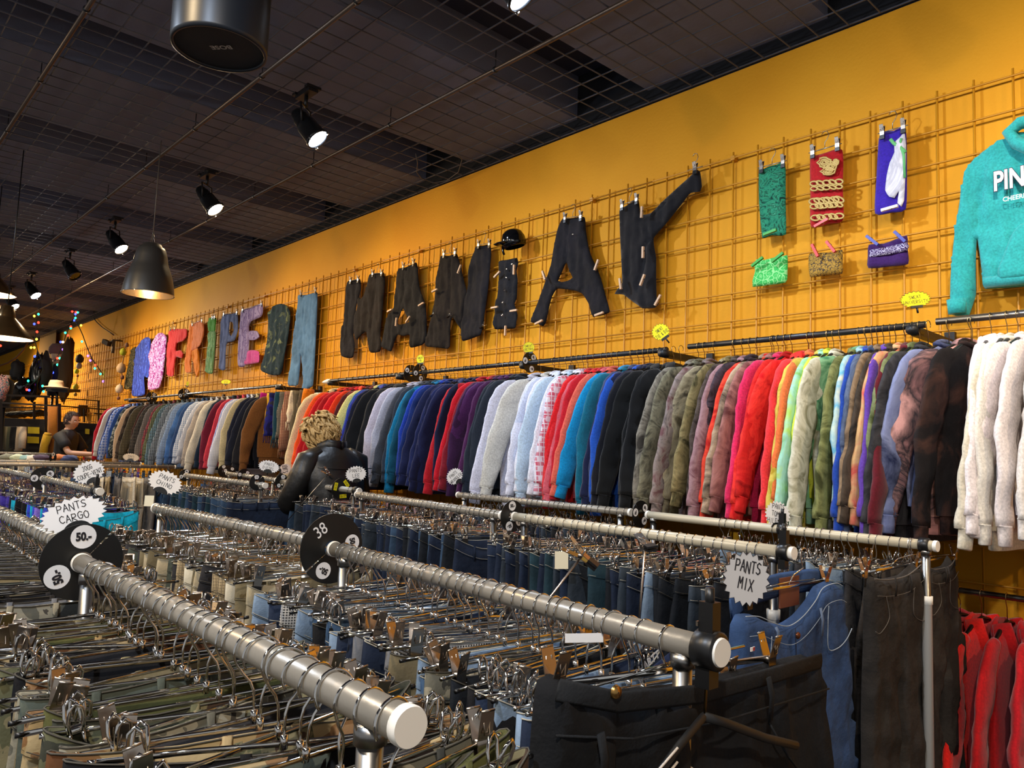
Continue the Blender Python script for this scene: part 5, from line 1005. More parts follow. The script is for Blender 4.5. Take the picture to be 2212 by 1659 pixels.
def ycard(px, py, w, h, lines, roll, label, zrail=RZ, D=None, **k):
    x = find_x(px, RY-.01, zrail+.08); D = proj((x, RY-.01, zrail+.08))[2]; t = star_card(px, py, D, w, h, lines, roll, label, col=cardy, border=1, arc=False, yawv=(.75, .66, 0), **k)
    m = MB(); hh = h*D/FPX/2; m.box((-.022, -hh*1.0, -.004), (.022, -hh*.72, .004)); m.tube([(0, -hh*.9, 0), (0, -hh*1.6, 0)], .004, 8); m.obj('card_holder', blackp, t)
ycard(1977, 647, 62, 38, ['SWEAT', 'UNIVERSITY'], 8, 'yellow star card reading sweat university', n=20, tw=.8)
ycard(1427, 717, 38, 38, ['SWEAT', 'TIE & DIE'], 38, 'yellow star card reading sweat tie & die, tilted', n=18, tw=.78)
ycard(1142, 751, 25, 27, ['SWEAT', 'RETRO'], 8, 'yellow star card reading sweat retro above the black disc', n=18)
ycard(908, 776, 17, 22, ['SWEAT', 'HQ'], 5, 'small yellow star card above the pair of black discs', n=16)
ycard(488, 825, 22, 11, ['CHEMISE', 'VELOUR'], 2, 'yellow star card, flat oval, above the plaid shirt rail', n=16)
ycard(405, 829, 6, 12, ['C'], 0, 'narrow yellow card seen edge-on above the plaid shirts', n=10)
# black clamps and end stoppers
def clamp(key, px, label, arm=True, s=1.0):
    p = rail_at(key, px); t = tag(empty('sign_clamp', p), label, 'clamp', 'black clamps on the rails'); m = MB()
    m.tube([(-.016*s, 0, 0), (-.014*s, 0, 0), (.014*s, 0, 0), (.016*s, 0, 0)], [.020*s, .024*s, .024*s, .020*s], 20); m.obj('collar', blackp, t)
    if arm:
        m = MB(); m.box((-.010, -.009, .018), (.010, .009, .058)); m.tube([(0, 0, .05), (0, 0, .075)], .006, 8); m.box((-.012, -.012, .028), (-.009, .012, .034), 1); m.box((-.012, -.012, -.045), (.008, .009, .02)); m.obj('jaw', [blackp, chrome2], t)
clamp('R2', 1532, 'black clamp beside the round end cap of the second rail')
clamp('R3', 1694, 'black clamp at the end of the third rail', s=.95)
clamp('R4', 1690, 'black clamp under the three-line star card', s=.9)
clamp('R4', 1997, 'black collar at the right end of the cream rail', arm=False, s=.95)
clamp('J', 208, 'black clamp at the end of the jogging rack')
clamp('R5', 770, 'black clamp by the end cap before the leather jacket', arm=False)

# ------------------------------------------------------------------ the trousers one sees in full at the rack ends
def end_hanger(x, yc, z, half, label, rail_z=None, ry_=None, skew=0):
    M = Matrix.Translation((x, yc, z+.0775)); t = tag(empty('clip_hanger', M=M), label, 'hanger'); m = MB()
    m.tube([(0, -half-.02, -.0775-skew), (0, half+.02, -.0775+skew)], [(.0045, .0014)]*2, 6, up=(0, 0, 1)); m.tube([(0, -half*.7, -.070), (0, 0, -.066), (0, half*.7, -.070)], .002, 6); m.obj('bar', chrome, t)
    m = MB(); zr = (rail_z-(z+.0775)) if rail_z else 0; yr = (ry_-yc) if ry_ else 0
    m.tube([(0, yr+q[1], zr+q[2]) for q in hook_path()[:-2]] + [(0, yr*.3, zr*.3-.05), (0, 0, -.072)], .0018, 6); m.obj('hook', chrome, t)
    for k in (-1, 1): o = put('clip', CLIPS[0], t); o.location = (.002, k*half, -.0775+k*skew); o.scale = (1.1, 1.1, 1.1)
def tri_leg(outline_y, X, thick, mat, label, name, cat, **kw):
    # outline in (y, z) of a plane facing +x; built flat then turned
    m = flat_cloth([(y, z) for y, z in outline_y], 0, thick=thick, **kw); m.v = [(X-y_, x_, z_) for x_, y_, z_ in m.v]
    return tag(m.obj(name, mat), label, cat)
# black trousers on the second rail
xb = -.600; yb0, yb1 = .605, 1.235; zt_ = CZ-.262
o_ = [(yb0, zt_+.02), (.70, zt_-.008), (.87, zt_-.028), (1.03, zt_-.034), (yb1-.03, zt_-.040), (yb1, zt_-.06), (yb1+.02, zt_-.17), (yb1+.05, zt_-.4), (yb1+.03, zt_-.95), (.94, zt_-.95), (.90, zt_-.55), (.86, zt_-.95), (.54, zt_-.95), (yb0-.03, zt_-.5), (yb0-.01, zt_-.2)]
bp_ = tri_leg(o_, xb, .030, denim('#17181a', 1.2), 'large black trousers at the end of the second rack, filling the lower right', 'trousers', 'trousers', seed=61, step=.02, fold=1.0, gutters=[(.86, zt_-.12, .89, zt_-.55, .02), (.72, zt_-.07, .66, zt_-.22, .01)])
m = MB(); m.tube([(xb+.028, yb0+.002, zt_+.016), (xb+.036, .70, zt_-.012), (xb+.038, .87, zt_-.032), (xb+.036, 1.03, zt_-.038), (xb+.028, yb1-.02, zt_-.045)], [(.012, .0022)]*5, 8, up=(0, 0, 1)); m.tube([(xb+.03, yb0, zt_-.03), (xb+.040, .72, zt_-.055), (xb+.042, .9, zt_-.072), (xb+.036, yb1-.01, zt_-.088)], .0016, 5); m.obj('waistband', denim('#1d1e20', 1.2), bp_)
for yy in (.66, 1.02): m = MB(); m.tube([(xb+.044, yy, zt_-.035), (xb+.048, yy+.003, zt_-.06), (xb+.044, yy+.006, zt_-.095)], [(.007, .002)]*3, 6, up=(0, 1, 0)); m.obj('belt_loop', denim('#1d1e20', 1.2), bp_)
m = MB(); m.tube([(xb+.040, 1.03, zt_-.10), (xb+.046, 1.07, zt_-.15), (xb+.044, 1.13, zt_-.20)], .0018, 5); m.obj('pocket_seam', denim('#262729', 1.2), bp_)
m = MB(); m.lathe([(.001, .003), (.007, .002), (.008, -.002)], 14, (xb+.04, .69, zt_+.002), (1, 0, 0)); m.obj('button', plain('#b08a50', .3, 1), bp_)
end_hanger(xb, .865, CZ-.272, .235, 'clip hanger carrying the large black trousers', CZ-.23, .842, skew=-.022)
# empty wire hanger before them
t = tag(empty('wire_hanger', (-.545, .842, CZ-.23)), 'empty dark wire hanger on the second rail end with white loops', 'coat hanger'); m = MB()
m.tube([(0, q[1], q[2]) for q in hook_path()[:-3]] + [(0, .004, -.05), (0, .002, -.085)], .0018, 6); m.obj('hook', plain('#7a6238', .3, 1), t)
m = MB(); m.tube([(0, 0, -.082), (0, -.05, -.105), (0, -.15, -.16), (0, -.22, -.20)], [(.006, .004)]*4, 8, up=(0, 0, 1)); m.tube([(0, 0, -.082), (0, .05, -.10), (0, .15, -.14), (0, .24, -.17)], [(.006, .004)]*4, 8, up=(0, 0, 1)); m.obj('shoulder_wire', plain('#141414', .6), t)
for k, dz in ((0, 0), (1, -.016)):
    m = MB(); m.tube([(.004, -.06, -.105+dz), (.004, -.22, -.175+dz*1.3)], .0016, 6); m.obj('hanging_loop', plain('#e8e0d4', .7), t)
# blue jeans at the end of the third rack
xj = -.955; zj = CZ-.315
def bl(y): return 1.56+(y)*.50
o_ = [(1.60, zj-.03), (1.66, zj-.035), (1.73, zj-.060), (1.80, zj-.075), (1.87, zj-.062), (1.94, zj-.03), (1.985, zj+.0), (2.06, zj+.008), (2.11, zj-.01), (2.14, zj-.12), (2.17, zj-.28), (2.22, zj-.6), (2.24, zj-.85), (1.95, zj-.86), (1.86, zj-.36), (1.80, zj-.86), (1.52, zj-.86), (1.54, zj-.4), (1.57, zj-.15), (1.58, zj-.05)]
jm = denim('#2f4468', 1.25)
bj = tri_leg(o_, xj, .03, jm, 'blue jeans facing the viewer at the third rack end, leather patch inside', 'jeans', 'jeans', seed=63, step=.018, fold=.8, gutters=[(1.815, zj-.12, 1.85, zj-.36, .010)])
seam = plain('#98a4b0', .8)
def strip(name, pts, r=.0014, mat=seam, par=None, X=None):
    m = MB(); m.tube([((X or xj+.034), y, z) for y, z in sm(pts)], r, 5); m.obj(name, mat, par)
m = MB(); m.tube([(xj-.012, 1.60, zj-.02), (xj-.022, 1.7, zj+.005), (xj-.026, 1.85, zj+.012), (xj-.022, 2.0, zj+.012), (xj-.012, 2.09, zj+.0)], [(.03, .004)]*5, 8, up=(0, 0, 1)); m.obj('back_waistband', jm, bj)
m = MB(); m.box((xj-.021, 1.84, zj-.045), (xj-.017, 1.94, zj+.03)); m.obj('leather_patch', plain('#6b3a26', .5), bj)
top_ = [(1.60, zj-.03), (1.66, zj-.037), (1.73, zj-.060), (1.80, zj-.075), (1.87, zj-.062), (1.94, zj-.03), (1.985, zj+.0), (2.06, zj+.006), (2.10, zj-.005)]
strip('waistband_edge', top_, .0013, seam, bj, xj+.026); strip('waistband_seam', [(y, z-.042) for y, z in top_], .0007, seam, bj, xj+.037)
strip('pocket_opening', [(1.585, zj-.155), (1.62, zj-.175), (1.66, zj-.180), (1.685, zj-.165), (1.695, zj-.13), (1.70, zj-.085)], .0013, seam, bj, xj+.036); strip('pocket_opening', [(1.995, zj-.045), (1.99, zj-.10), (1.995, zj-.155), (2.05, zj-.16), (2.10, zj-.145), (2.135, zj-.12)], .0013, seam, bj, xj+.036)
strip('fly_seam', [(1.815, zj-.08), (1.825, zj-.20), (1.84, zj-.34)], .0013, plain('#1b2438', .8), bj, xj+.036)
for yy in (1.715, 1.945):
    m = MB(); m.tube([(xj+.038, yy, zj-.045-.02*(yy < 1.8)), (xj+.043, yy+.002, zj-.075), (xj+.040, yy+.004, zj-.115)], [(.007, .002)]*3, 6, up=(0, 1, 0)); m.obj('belt_loop', plain('#5a6c88', .85), bj)
m = MB(); m.lathe([(.001, .004), (.006, .003), (.009, .0), (.008, -.003)], 16, (xj+.040, 1.822, zj-.098), (1, 0, 0)); m.obj('button', plain('#6b3f28', .35, .8), bj)
m = MB(); m.box((xj+.038, 1.60, zj-.105), (xj+.040, 1.617, zj-.096)); m.box((xj+.0385, 1.6085, zj-.1045), (xj+.0405, 1.616, zj-.0965), 1); m.obj('flag_label', [plain('#e4e2e0', .7), plain('#9a1c24', .7)], bj)
end_hanger(xj-.005, 1.86, CZ-.305, .20, 'clip hanger holding the viewer-facing blue jeans', CZ-.23, RAILS['R3'][1].y)
# second blue trousers behind the star card, and dark one with printed letters
nv = tri_leg([(q.y, q.z) for q in (onX(x, y, -.72) for x, y in [(1345, 1492), (1385, 1462), (1430, 1425), (1480, 1385), (1515, 1362), (1560, 1372), (1570, 1440), (1560, 1530), (1340, 1545)])], -.72, .012, denim('#16213c', 1.1), 'navy trousers with white printed letters behind the second rail', 'trousers', 'trousers', seed=65, step=.02)
me = type_text('CARHARTT\nWIP', .016, 'printed_lettering', .0006); me.materials.append(plain('#c4c8d0', .7)); o = put('printed_lettering', me, nv); qq = onX(1385, 1452, -.70); o.matrix_local = basis((-.695, qq.y, qq.z), (0, .93, .36), (1, 0, 0))
# big dark jeans on the cream rail end
xk = -.865; zk = CZ-.298; yk0 = 2.38
for i, (y0, y1, xx, col_, lb) in enumerate([(2.66, 2.94, -.925, '#2c2927', 'brown-black jeans at the very end of the cream rack, facing the viewer'), (2.22, 2.60, -.918, '#2a2725', 'brown-black jeans second from the end of the cream rack, with a front pocket')]):
    o_ = [(y0, zk-.01), ((y0+y1)/2-.08, zk-.02), ((y0+y1)/2+.05, zk-.018), (y1-.03, zk+.012), (y1, zk-.005), (y1+.03, zk-.18), (y1+.09, zk-.40), (y1+.16, zk-.85), ((y0+y1)/2+.04, zk-.86), ((y0+y1)/2, zk-.33), ((y0+y1)/2-.05, zk-.86), (y0-.02, zk-.86), (y0-.03, zk-.4), (y0-.01, zk-.15)]
    mt = denim(col_, 1.35); dj = tri_leg(o_, xx, .028, mt, lb, 'jeans', 'jeans', seed=70+i, step=.022, fold=.9, gutters=[((y0+y1)/2, zk-.1, (y0+y1)/2, zk-.36, .012)])
    ls = plain('#5a534c', .8); tt_ = [(y0, zk-.008), ((y0+y1)/2-.08, zk-.018), ((y0+y1)/2+.05, zk-.016), (y1-.03, zk+.008)]
    m = MB(); m.tube([(xx+.026, y, z) for y, z in sm(tt_)], .002, 5); m.tube([(xx+.034, y, z-.045) for y, z in sm(tt_)], .0008, 5); m.obj('waistband_seam', ls, dj)
    m = MB(); m.tube(sm([(xx+.034, y0+.06, zk-.06), (xx+.036, y0+.075, zk-.12), (xx+.034, y0+.02, zk-.155), (xx+.030, y0-.005, zk-.15)]), .001, 5); m.tube(sm([(xx+.034, y1-.11, zk-.055), (xx+.036, y1-.12, zk-.13), (xx+.034, y1-.04, zk-.16), (xx+.028, y1+.01, zk-.15)]), .001, 5); m.obj('pocket_opening', ls, dj)
    for yy in (y0+.12, y1-.14): m = MB(); m.tube([(xx+.036, yy, zk-.012), (xx+.040, yy+.002, zk-.035), (xx+.036, yy+.003, zk-.065)], [(.006, .002)]*3, 6, up=(0, 1, 0)); m.obj('belt_loop', mt, dj)
    end_hanger(xx-.004, (y0+y1)/2, zk+.006, .19, 'clip hanger of the dark jeans, %s from the cream rack end' % ('first', 'second')[i], CZ-.23, RAILS['R4'][1].y)
# a few stray clips and tags standing up out of the rows
def stray(px, py, D, d, label):
    q = dep(px, py, D); M = Matrix.Translation(q) @ Vector(d).to_track_quat('Y', 'Z').to_matrix().to_4x4(); t = tag(empty('clip_hanger', M=M), label, 'hanger'); m = MB(); m.tube([(0, -.36, 0), (0, .0, 0)], .0024, 6); m.obj('bar', chrome2, t); o = put('clip', CLIPS[0], t); o.location = (0, -.012, 0); o.rotation_euler = (0, 0, 1.4); o.scale = (1.2, 1.2, 1.2)
stray(1395, 1165, 1.75, (.10, -.05, .8), 'hanger standing upright with its clip above the third rail')
stray(1265, 1190, 1.55, (.35, .25, .6), 'tilted hanger end with a clip rising behind the second rail')
stray(712, 1020, 4.05, (.4, .3, .6), 'thin hanger end with a ball clip before the leather jacket')
def tagcard(px, py, D, w, h, label, col='#e6dfc4', rgt=(.5, .86, .0)):
    q = dep(px, py, D); m = MB(); m.box((-w/2, -h/2, -.0006), (w/2, h/2, .0006)); o = tag(m.obj('price_tag', plain(col, .6)), label, 'tag', 'blank tags among the trousers'); o.matrix_world = basis(q, rgt, (rgt[1], -rgt[0], .1))
tagcard(322, 1082, 3.0, .034, .042, 'cream square tag on black fabric left of the chino card')
tagcard(1213, 1210, 2.3, .042, .052, 'cream square tag among the jeans in the centre')
tagcard(1262, 1378, 1.05, .055, .012, 'small white strip label among the hangers', '#e4e2e0')
# trousers rolled up, lying turned over the nearest rack
# ------------------------------------------------------------------ people
def skin_body(name, joints, edges, mat, parent, levels=2):
    me = bpy.data.meshes.new(name); me.from_pydata([j[0] for j in joints], edges, []); o = put(name, me, parent); me.materials.append(mat)
    md = o.modifiers.new('skin', 'SKIN'); md.use_smooth_shade = True
    for i, j in enumerate(joints):
        me.skin_vertices[0].data[i].radius = (j[1], j[2] if len(j) > 2 else j[1])
    me.skin_vertices[0].data[0].use_root = True
    s = o.modifiers.new('sub', 'SUBSURF'); s.levels = levels; s.render_levels = levels
    return o
def head_mesh():
    m = MB(); nu, nv = 32, 26; vs = []
    for j in range(nv+1):
        ph = math.pi*j/nv
        for i in range(nu):
            th = 2*math.pi*i/nu; x = math.sin(ph)*math.sin(th); y = math.sin(ph)*math.cos(th); z = math.cos(ph)   # +y = face
            X, Y, Z = x*.075, y*.095, z*.118
            if z < -.2: k = (-z-.2)/.8; X *= 1-.38*k; Y *= 1-.18*k; Y += .012*k*(1 if y > 0 else -.8)
            if y > .2:
                Y -= .010*(1-abs(x))*(y-.2)
                d = math.hypot(x/.16, (z+.08)/.26); Y += .026*max(0, 1-d)*(1.25 if z < 0 else .8)
                for sx in (-1, 1): d = math.hypot((x-sx*.40)/.20, (z-.08)/.12); Y -= .011*max(0, 1-d)
                d = math.hypot(x/.34, (z+.46)/.08); Y += .006*max(0, 1-d); d = math.hypot(x/.3, (z+.56)/.05); Y -= .004*max(0, 1-d)
                d = math.hypot(x/.4, (z+.78)/.2); Y += .010*max(0, 1-d)
            vs.append((X, Y, Z))
    fs = [(j*nu+i, (j+1)*nu+i, (j+1)*nu+(i+1) % nu, j*nu+(i+1) % nu) for j in range(nv) for i in range(nu)]
    m.add(vs, fs)
    return m
def hair_mesh(seed, length, vol):
    m = MB(); nu, nv = 72, 44; vs = []; fs = []
    keep = {}
    for j in range(nv+1):
        ph = math.pi*.86*j/nv
        for i in range(nu):
            th = 2*math.pi*i/nu; x = math.sin(ph)*math.sin(th); y = math.sin(ph)*math.cos(th); z = math.cos(ph)
            loc = .5*nz(x*2.2+2, y*2.2, z*2.2, seed) + .20*abs(nz(x*5+z*3, y*5, z*2.0, seed+2)) - .20*abs(nz(th*3, z*1.5, 3, seed)); r = 1.0+vol*(.55+loc)
            vs.append((x*.079*r, y*.099*r-.004, z*.120*r+.004)); keep[(j, i)] = (z > .62-.0*y) or (y < .25 and z > -length + .15*y) or (abs(x) > .55 and y < .5 and z > .0)
    for j in range(nv):
        for i in range(nu):
            if keep[(j, i)] and keep[(j+1, (i+1) % nu)]: fs.append((j*nu+i, (j+1)*nu+i, (j+1)*nu+(i+1) % nu, j*nu+(i+1) % nu))
    m.add(vs, fs); return m
def locks(m, seed, n, col_r=.006, L=.05, vol=.15, low=-.45):
    r = random.Random(seed)
    for k in range(n):
        z = r.uniform(low, .95); th = r.uniform(math.pi*.28, math.pi*1.72); s = math.sqrt(1-z*z); x = math.sin(th)*s; y = math.cos(th)*s; R_ = 1.0+vol*.9
        p = Vector((x*.079*R_, y*.099*R_-.004, z*.120*R_+.004)); t = Vector((0, -.35, -1)) if z < .6 else Vector((x, y, -.3)); nrm = Vector((x, y, z)); t = (t-nrm*t.dot(nrm)).normalized(); sd = nrm.cross(t); cr = r.uniform(-.5, .5)
        pts = [p+t*L*f+sd*cr*L*f*f+nrm*(.006*math.sin(f*3)) for f in (0, .25, .5, .75, 1)]; m.tube(pts, [col_r*.4, col_r, col_r, col_r*.7, col_r*.2], 6)
skinm = plain('#b98a6a', .55, name='skin')
def hand(parent, P, d, up_, mat, side=1, name='hand'):
    # palm and five fingers
    d = Vector(d).normalized(); u = (Vector(up_)-d*Vector(up_).dot(d)).normalized(); s = d.cross(u)*side; P = Vector(P)
    j = [(P, .021, .014), (P+d*.045, .030, .014), (P+d*.085, .032, .012)]; e = [(0, 1), (1, 2)]
    for k, (off, L) in enumerate([(-.030, .062), (-.010, .074), (.011, .070), (.030, .056)]):
        b0 = len(j); q = P+d*.088+s*off; bend = u*-.35
        j += [(q, .0095), (q+d*L*.4+bend*L*.15, .0088), (q+d*L*.7+bend*L*.55, .0082), (q+d*L*.85+bend*L*1.1, .0070)]; e += [(2, b0), (b0, b0+1), (b0+1, b0+2), (b0+2, b0+3)]
    b0 = len(j); q = P+d*.025-s*.030; j += [(q, .012), (q+d*.028-s*.018-u*.008, .0105), (q+d*.055-s*.022-u*.02, .0085)]; e += [(1, b0), (b0, b0+1), (b0+1, b0+2)]
    return skin_body(name, j, e, mat, parent, 1)
def person(loc, rz, label, head_off, head_rot, hair_col, hair, arms, top_mat, top_kind, leg_mat, s=1.0, lean=0.0, skin=skinm):
    t = tag(empty('person', loc, rz), label, 'person'); t.scale = (s, s, s)
    hips = Vector((0, 0, .95)); ch = Vector((0, lean*.5, 1.30)); nk = Vector((0, lean, 1.50)); hd_ = nk + Vector(head_off)
    J = [(hips, .13, .10), (Vector((0, lean*.2, 1.12)), .12, .09), (ch, .14, .10), (Vector((0, lean*.85, 1.43)), .06, .05), (nk, .048, .048), (nk*.45+hd_*.55, .05, .05)]
    E_ = [(0, 1), (1, 2), (2, 3), (3, 4), (4, 5)]
    for k, sx in enumerate((-1, 1)):
        a = arms[k]; b0 = len(J); J += [(Vector((sx*.155, lean*.8, 1.40)), .042), (Vector(a[0]), .040), (Vector(a[1]), .026)]; E_ += [(3, b0), (b0, b0+1), (b0+1, b0+2)]
        b0 = len(J); J += [(Vector((sx*.09, 0, .86)), .09), (Vector((sx*.10, .02, .48)), .058), (Vector((sx*.10, -.01, .09)), .038), (Vector((sx*.11, .14, .035)), .032)]; E_ += [(0, b0), (b0, b0+1), (b0+1, b0+2), (b0+2, b0+3)]
    skin_body('body', J, E_, skin, t)
    hm = head_mesh().obj('head', skin, t); HM = Matrix.Translation(hd_) @ Matrix.Rotation(head_rot[2], 4, 'Z') @ Matrix.Rotation(head_rot[0], 4, 'X') @ Matrix.Rotation(head_rot[1], 4, 'Y'); hm.matrix_local = HM
    for sx in (-1, 1):
        m = MB(); m.tube([(sx*.072, -.008, -.028), (sx*.080, -.014, -.012), (sx*.082, -.018, .010), (sx*.077, -.004, .022), (sx*.074, .004, .006)], [(.004, .006)]*5, 8); m.lathe([(.001, .0), (.012, .002), (.015, .0)], 10, (sx*.076, -.006, -.004), (sx, 0, 0)); m.obj('ear', skin, hm)
        m = MB(); m.lathe([(.001, .011), (.006, .009), (.010, .003)], 12, (sx*.030, .078, .008), (0, 1, 0)); m.obj('eye', plain('#e8e4de', .2), hm)
        m = MB(); m.tube([(sx*.018, .090, .026), (sx*.032, .088, .031), (sx*.046, .078, .026)], .0032, 6); m.obj('eyebrow', hair_col, hm)
    m = MB(); m.tube([(-.022, .083, -.054), (0, .090, -.052), (.022, .083, -.054)], .004, 6); m.obj('mouth', plain('#9a5a4c', .5), hm)
    hh = hair(); hh.obj('hair', hair_col, hm)
    # garment on the torso
    m = MB(); L_ = top_kind; secs = [(.86, .185, .13, 0), (.92, .186, .128, 0), (.98, .180, .125, 0), (1.04, .180, .122, lean*.1), (1.10, .180, .122, lean*.2), (1.16, .186, .124, lean*.3), (1.22, .192, .126, lean*.4), (1.27, .197, .128, lean*.5), (1.32, .202, .130, lean*.6), (1.36, .202, .128, lean*.7), (1.40, .198, .122, lean*.8), (1.437, .182, .112, lean*.9), (1.468, .132, .095, lean*.97), (1.50, .075, .070, lean)]
    if top_kind == 'tee': secs = [(z, a*.90, b*.90, o) for z, a, b, o in secs]
    n = 36; vs = []
    for z, a, b, o in secs:
        for k in range(n):
            th = 2*math.pi*k/n; q = .010*nz(math.cos(th)*3, math.sin(th)*3, z*5, 3)+.010*nz(math.cos(th)*9+z*6, z*7, math.sin(th)*6, 8)+.006*nz(math.cos(th)*14, z*22, math.sin(th)*9, 5); vs.append((a*math.cos(th)*(1+q*5), b*math.sin(th)*(1+q*5)+o+q*.5, z))
    m.add(vs, [(i*n+k, i*n+(k+1) % n, (i+1)*n+(k+1) % n, (i+1)*n+k) for i in range(len(secs)-1) for k in range(n)])
    tb = m.obj('leather_jacket' if top_kind == 'jacket' else 't_shirt', top_mat, t)
    for k, sx in enumerate((-1, 1)):
        a = arms[k]; S0 = Vector((sx*.155, lean*.85, 1.425)); El = Vector(a[0]); Wr = Vector(a[1]); m = MB()
        if top_kind == 'jacket':
            pts = [S0-Vector((sx*.05, 0, -.01)), S0+Vector((sx*.03, 0, -.02)), S0*.6+El*.4, El, El*.5+Wr*.5, Wr]; m.tube(pts, [.06, .072, .070, .064, .058, .048], 18)
        else:
            pts = [S0-Vector((sx*.05, 0, 0)), S0+Vector((sx*.02, 0, -.015)), S0*.55+El*.45, S0*.3+El*.7]; m.tube(pts, [.06, .070, .070, .072], 18)
        m.v = [(x+.012*nz(x*14, y*14, z*22, 4), y+.012*nz(x*14, y*16, z*20, 5), z) for x, y, z in m.v]; m.obj('sleeve', top_mat, tb)
        hand(t, Wr, Wr-El, (0, 0, 1), skin, sx)
    if top_kind == 'jacket':
        m = MB(); m.tube([(0, lean-.085, 1.50), (-.065, lean-.045, 1.505), (-.085, lean+.02, 1.485), (-.05, lean+.085, 1.44)], [(.030, .010)]*4, 8, up=(0, 0, 1)); m.tube([(0, lean-.085, 1.50), (.065, lean-.045, 1.505), (.085, lean+.02, 1.485), (.05, lean+.085, 1.44)], [(.030, .010)]*4, 8, up=(0, 0, 1)); m.obj('collar', top_mat, tb)
        m = MB(); m.tube([(-.20, lean*.8-.118, 1.37), (-.1, lean*.8-.137, 1.365), (0, lean*.8-.141, 1.362), (.1, lean*.8-.137, 1.365), (.20, lean*.8-.118, 1.37)], .003, 6); m.obj('yoke_seam', top_mat, tb)
    for sx in (-1, 1):
        m = MB(); m.tube([(sx*.07, 0, .98), (sx*.095, 0, .82), (sx*.10, .02, .50), (sx*.10, -.01, .10)], [.12, .112, .078, .062], 18); m.obj('trouser_leg', leg_mat, t)
        m = MB(); m.tube([(sx*.10, -.06, .04), (sx*.105, .05, .045), (sx*.112, .16, .03)], [(.045, .045), (.045, .05), (.03, .035)], 12, up=(1, 0, 0)); m.obj('shoe', blackm, t)
    return t
def hm_blond():
    m = hair_mesh(5, .62, .14); locks(m, 8, 190, .009, .075, .13, -.5); return m
def hm_short():
    m = hair_mesh(3, .42, .05); locks(m, 4, 160, .003, .02, .05, -.3); return m
blond = plain('#b08f58', .55, name='blond_hair', bump=.5, bs=120); brown = plain('#2a1812', .8, name='brown_hair', bump=.4, bs=200)
leather = plain('#0f0e0d', .42, name='black_leather', bump=.6, bs=11)
HB = dep(697, 932, 4.80)
hz = HB.z; sB = (hz)/(1.50+.085)
dirB = math.radians(98)     # facing: away from the camera and to the left
fx, fy = -math.sin(dirB), math.cos(dirB)
lean = .10; ho = Vector((-.01, .105, .065))
cx_ = HB.x - sB*((lean+ho.y)*fx + ho.x*fy); cy_ = HB.y - sB*((lean+ho.y)*fy - ho.x*fx*-1)
person((HB.x-sB*(lean+ho.y)*fx, HB.y-sB*(lean+ho.y)*fy, 0), dirB, 'blond person in a black leather jacket seen from behind, head bent to the left', ho, (-.62, .05, .05), blond, hm_blond, (((-.27, .12, 1.16), (-.17, .34, 1.08)), ((.26, .10, 1.14), (.14, .33, 1.10))), leather, 'jacket', denim('#15161b', 1.1), s=sB, lean=lean)
HP = dep(160, 910, 10.8); sP = HP.z/(1.50+.11); dP = math.radians(-42); fx, fy = -math.sin(dP), math.cos(dP)
person((HP.x-sP*.06*fx, HP.y-sP*.06*fy-.03, 0), dP, 'short-haired person in a black t-shirt reaching to the red garments', (0, .03, .11), (-.18, 0, -.25), brown, hm_short, (((-.24, .16, 1.16), (-.06, .40, 1.14)), ((.25, .20, 1.20), (.20, .50, 1.20))), plain('#151414', .8), 'tee', denim('#1a1c24', 1.1), s=sP, lean=.03)
bp2 = MB(); q = dep(143, 958, 10.75); bp2.box((-.11, -.05, -.16), (.11, .05, .12)); o = tag(bp2.obj('backpack_panel', plain('#5a4322', .8)), 'brown square patch on the back of the person in the black t-shirt', 'bag'); o.matrix_world = basis(q, (.55, .8, -.3), (.8, -.55, .1)); o.scale = (.9, .35, .5)

# ------------------------------------------------------------------ the crowded far left
def T(o, l, ct, g=None): return tag(o, l, ct, g)
def bar(px0, px1, D0, D1, r=.02, mat=blackm, name='frame_bar', mb=None):
    m = mb or MB(); m.tube([dep(*px0, D0), dep(*px1, D1)], r, 4, smooth=False); return m
t = tag(empty('display_frame', (-11.2, 2, 0)), 'black steel display frame crossing in front of the far left wall', 'display frame')
def part(parent, m, name, mat=blackm):
    o = m.obj(name, mat); o.parent = parent; o.matrix_parent_inverse = parent.matrix_world.inverted(); return o
bpy.context.view_layer.update()
for nm, a, b_, D0, D1, r in [('upper_bar', (0, 853), (108, 857), 11.2, 11.6, .022), ('upper_bar', (104, 858), (215, 866), 11.6, 12.4, .012), ('middle_bar', (4, 870), (128, 877), 11, 11.4, .016), ('middle_bar', (130, 877), (232, 885), 11.4, 12.2, .014), ('lower_bar', (4, 879), (104, 882), 11.2, 11.6, .012), ('lower_bar', (204, 893), (228, 895), 12, 12.2, .016),
     ('upright', (2, 862), (2, 1000), 11, 11, .024), ('upright', (99, 857), (99, 1000), 11.6, 11.6, .026), ('upright', (128, 872), (128, 1005), 11.3, 11.3, .03), ('upright', (74, 868), (74, 1000), 12, 12, .024), ('upright', (213, 866), (213, 915), 12.4, 12.4, .018), ('upright', (182, 880), (182, 912), 12.6, 12.6, .018)]:
    part(t, bar(a, b_, D0, D1, r), nm)
def panel(pts, D, mat, name, label, ct, thick=.03, g=None):
    q = [dep(*p, D) for p in pts]; n = (q[1]-q[0]).cross(q[-1]-q[0]).normalized()*thick; m = MB(); N = len(q)
    m.add(q+[v+n for v in q], [tuple(range(N)), tuple(range(2*N-1, N-1, -1))]+[(k, k+N, (k+1) % N+N, (k+1) % N) for k in range(N)], 0, False); return T(m.obj(name, mat), label, ct, g)
dk = plain('#1a1312', .8); yl = plain('#b8a410', .7)
bd = panel([(2, 903), (100, 906), (100, 1000), (2, 1000)], 11.9, dk, 'notice_board', 'dark board behind the frame with yellow notices', 'board')
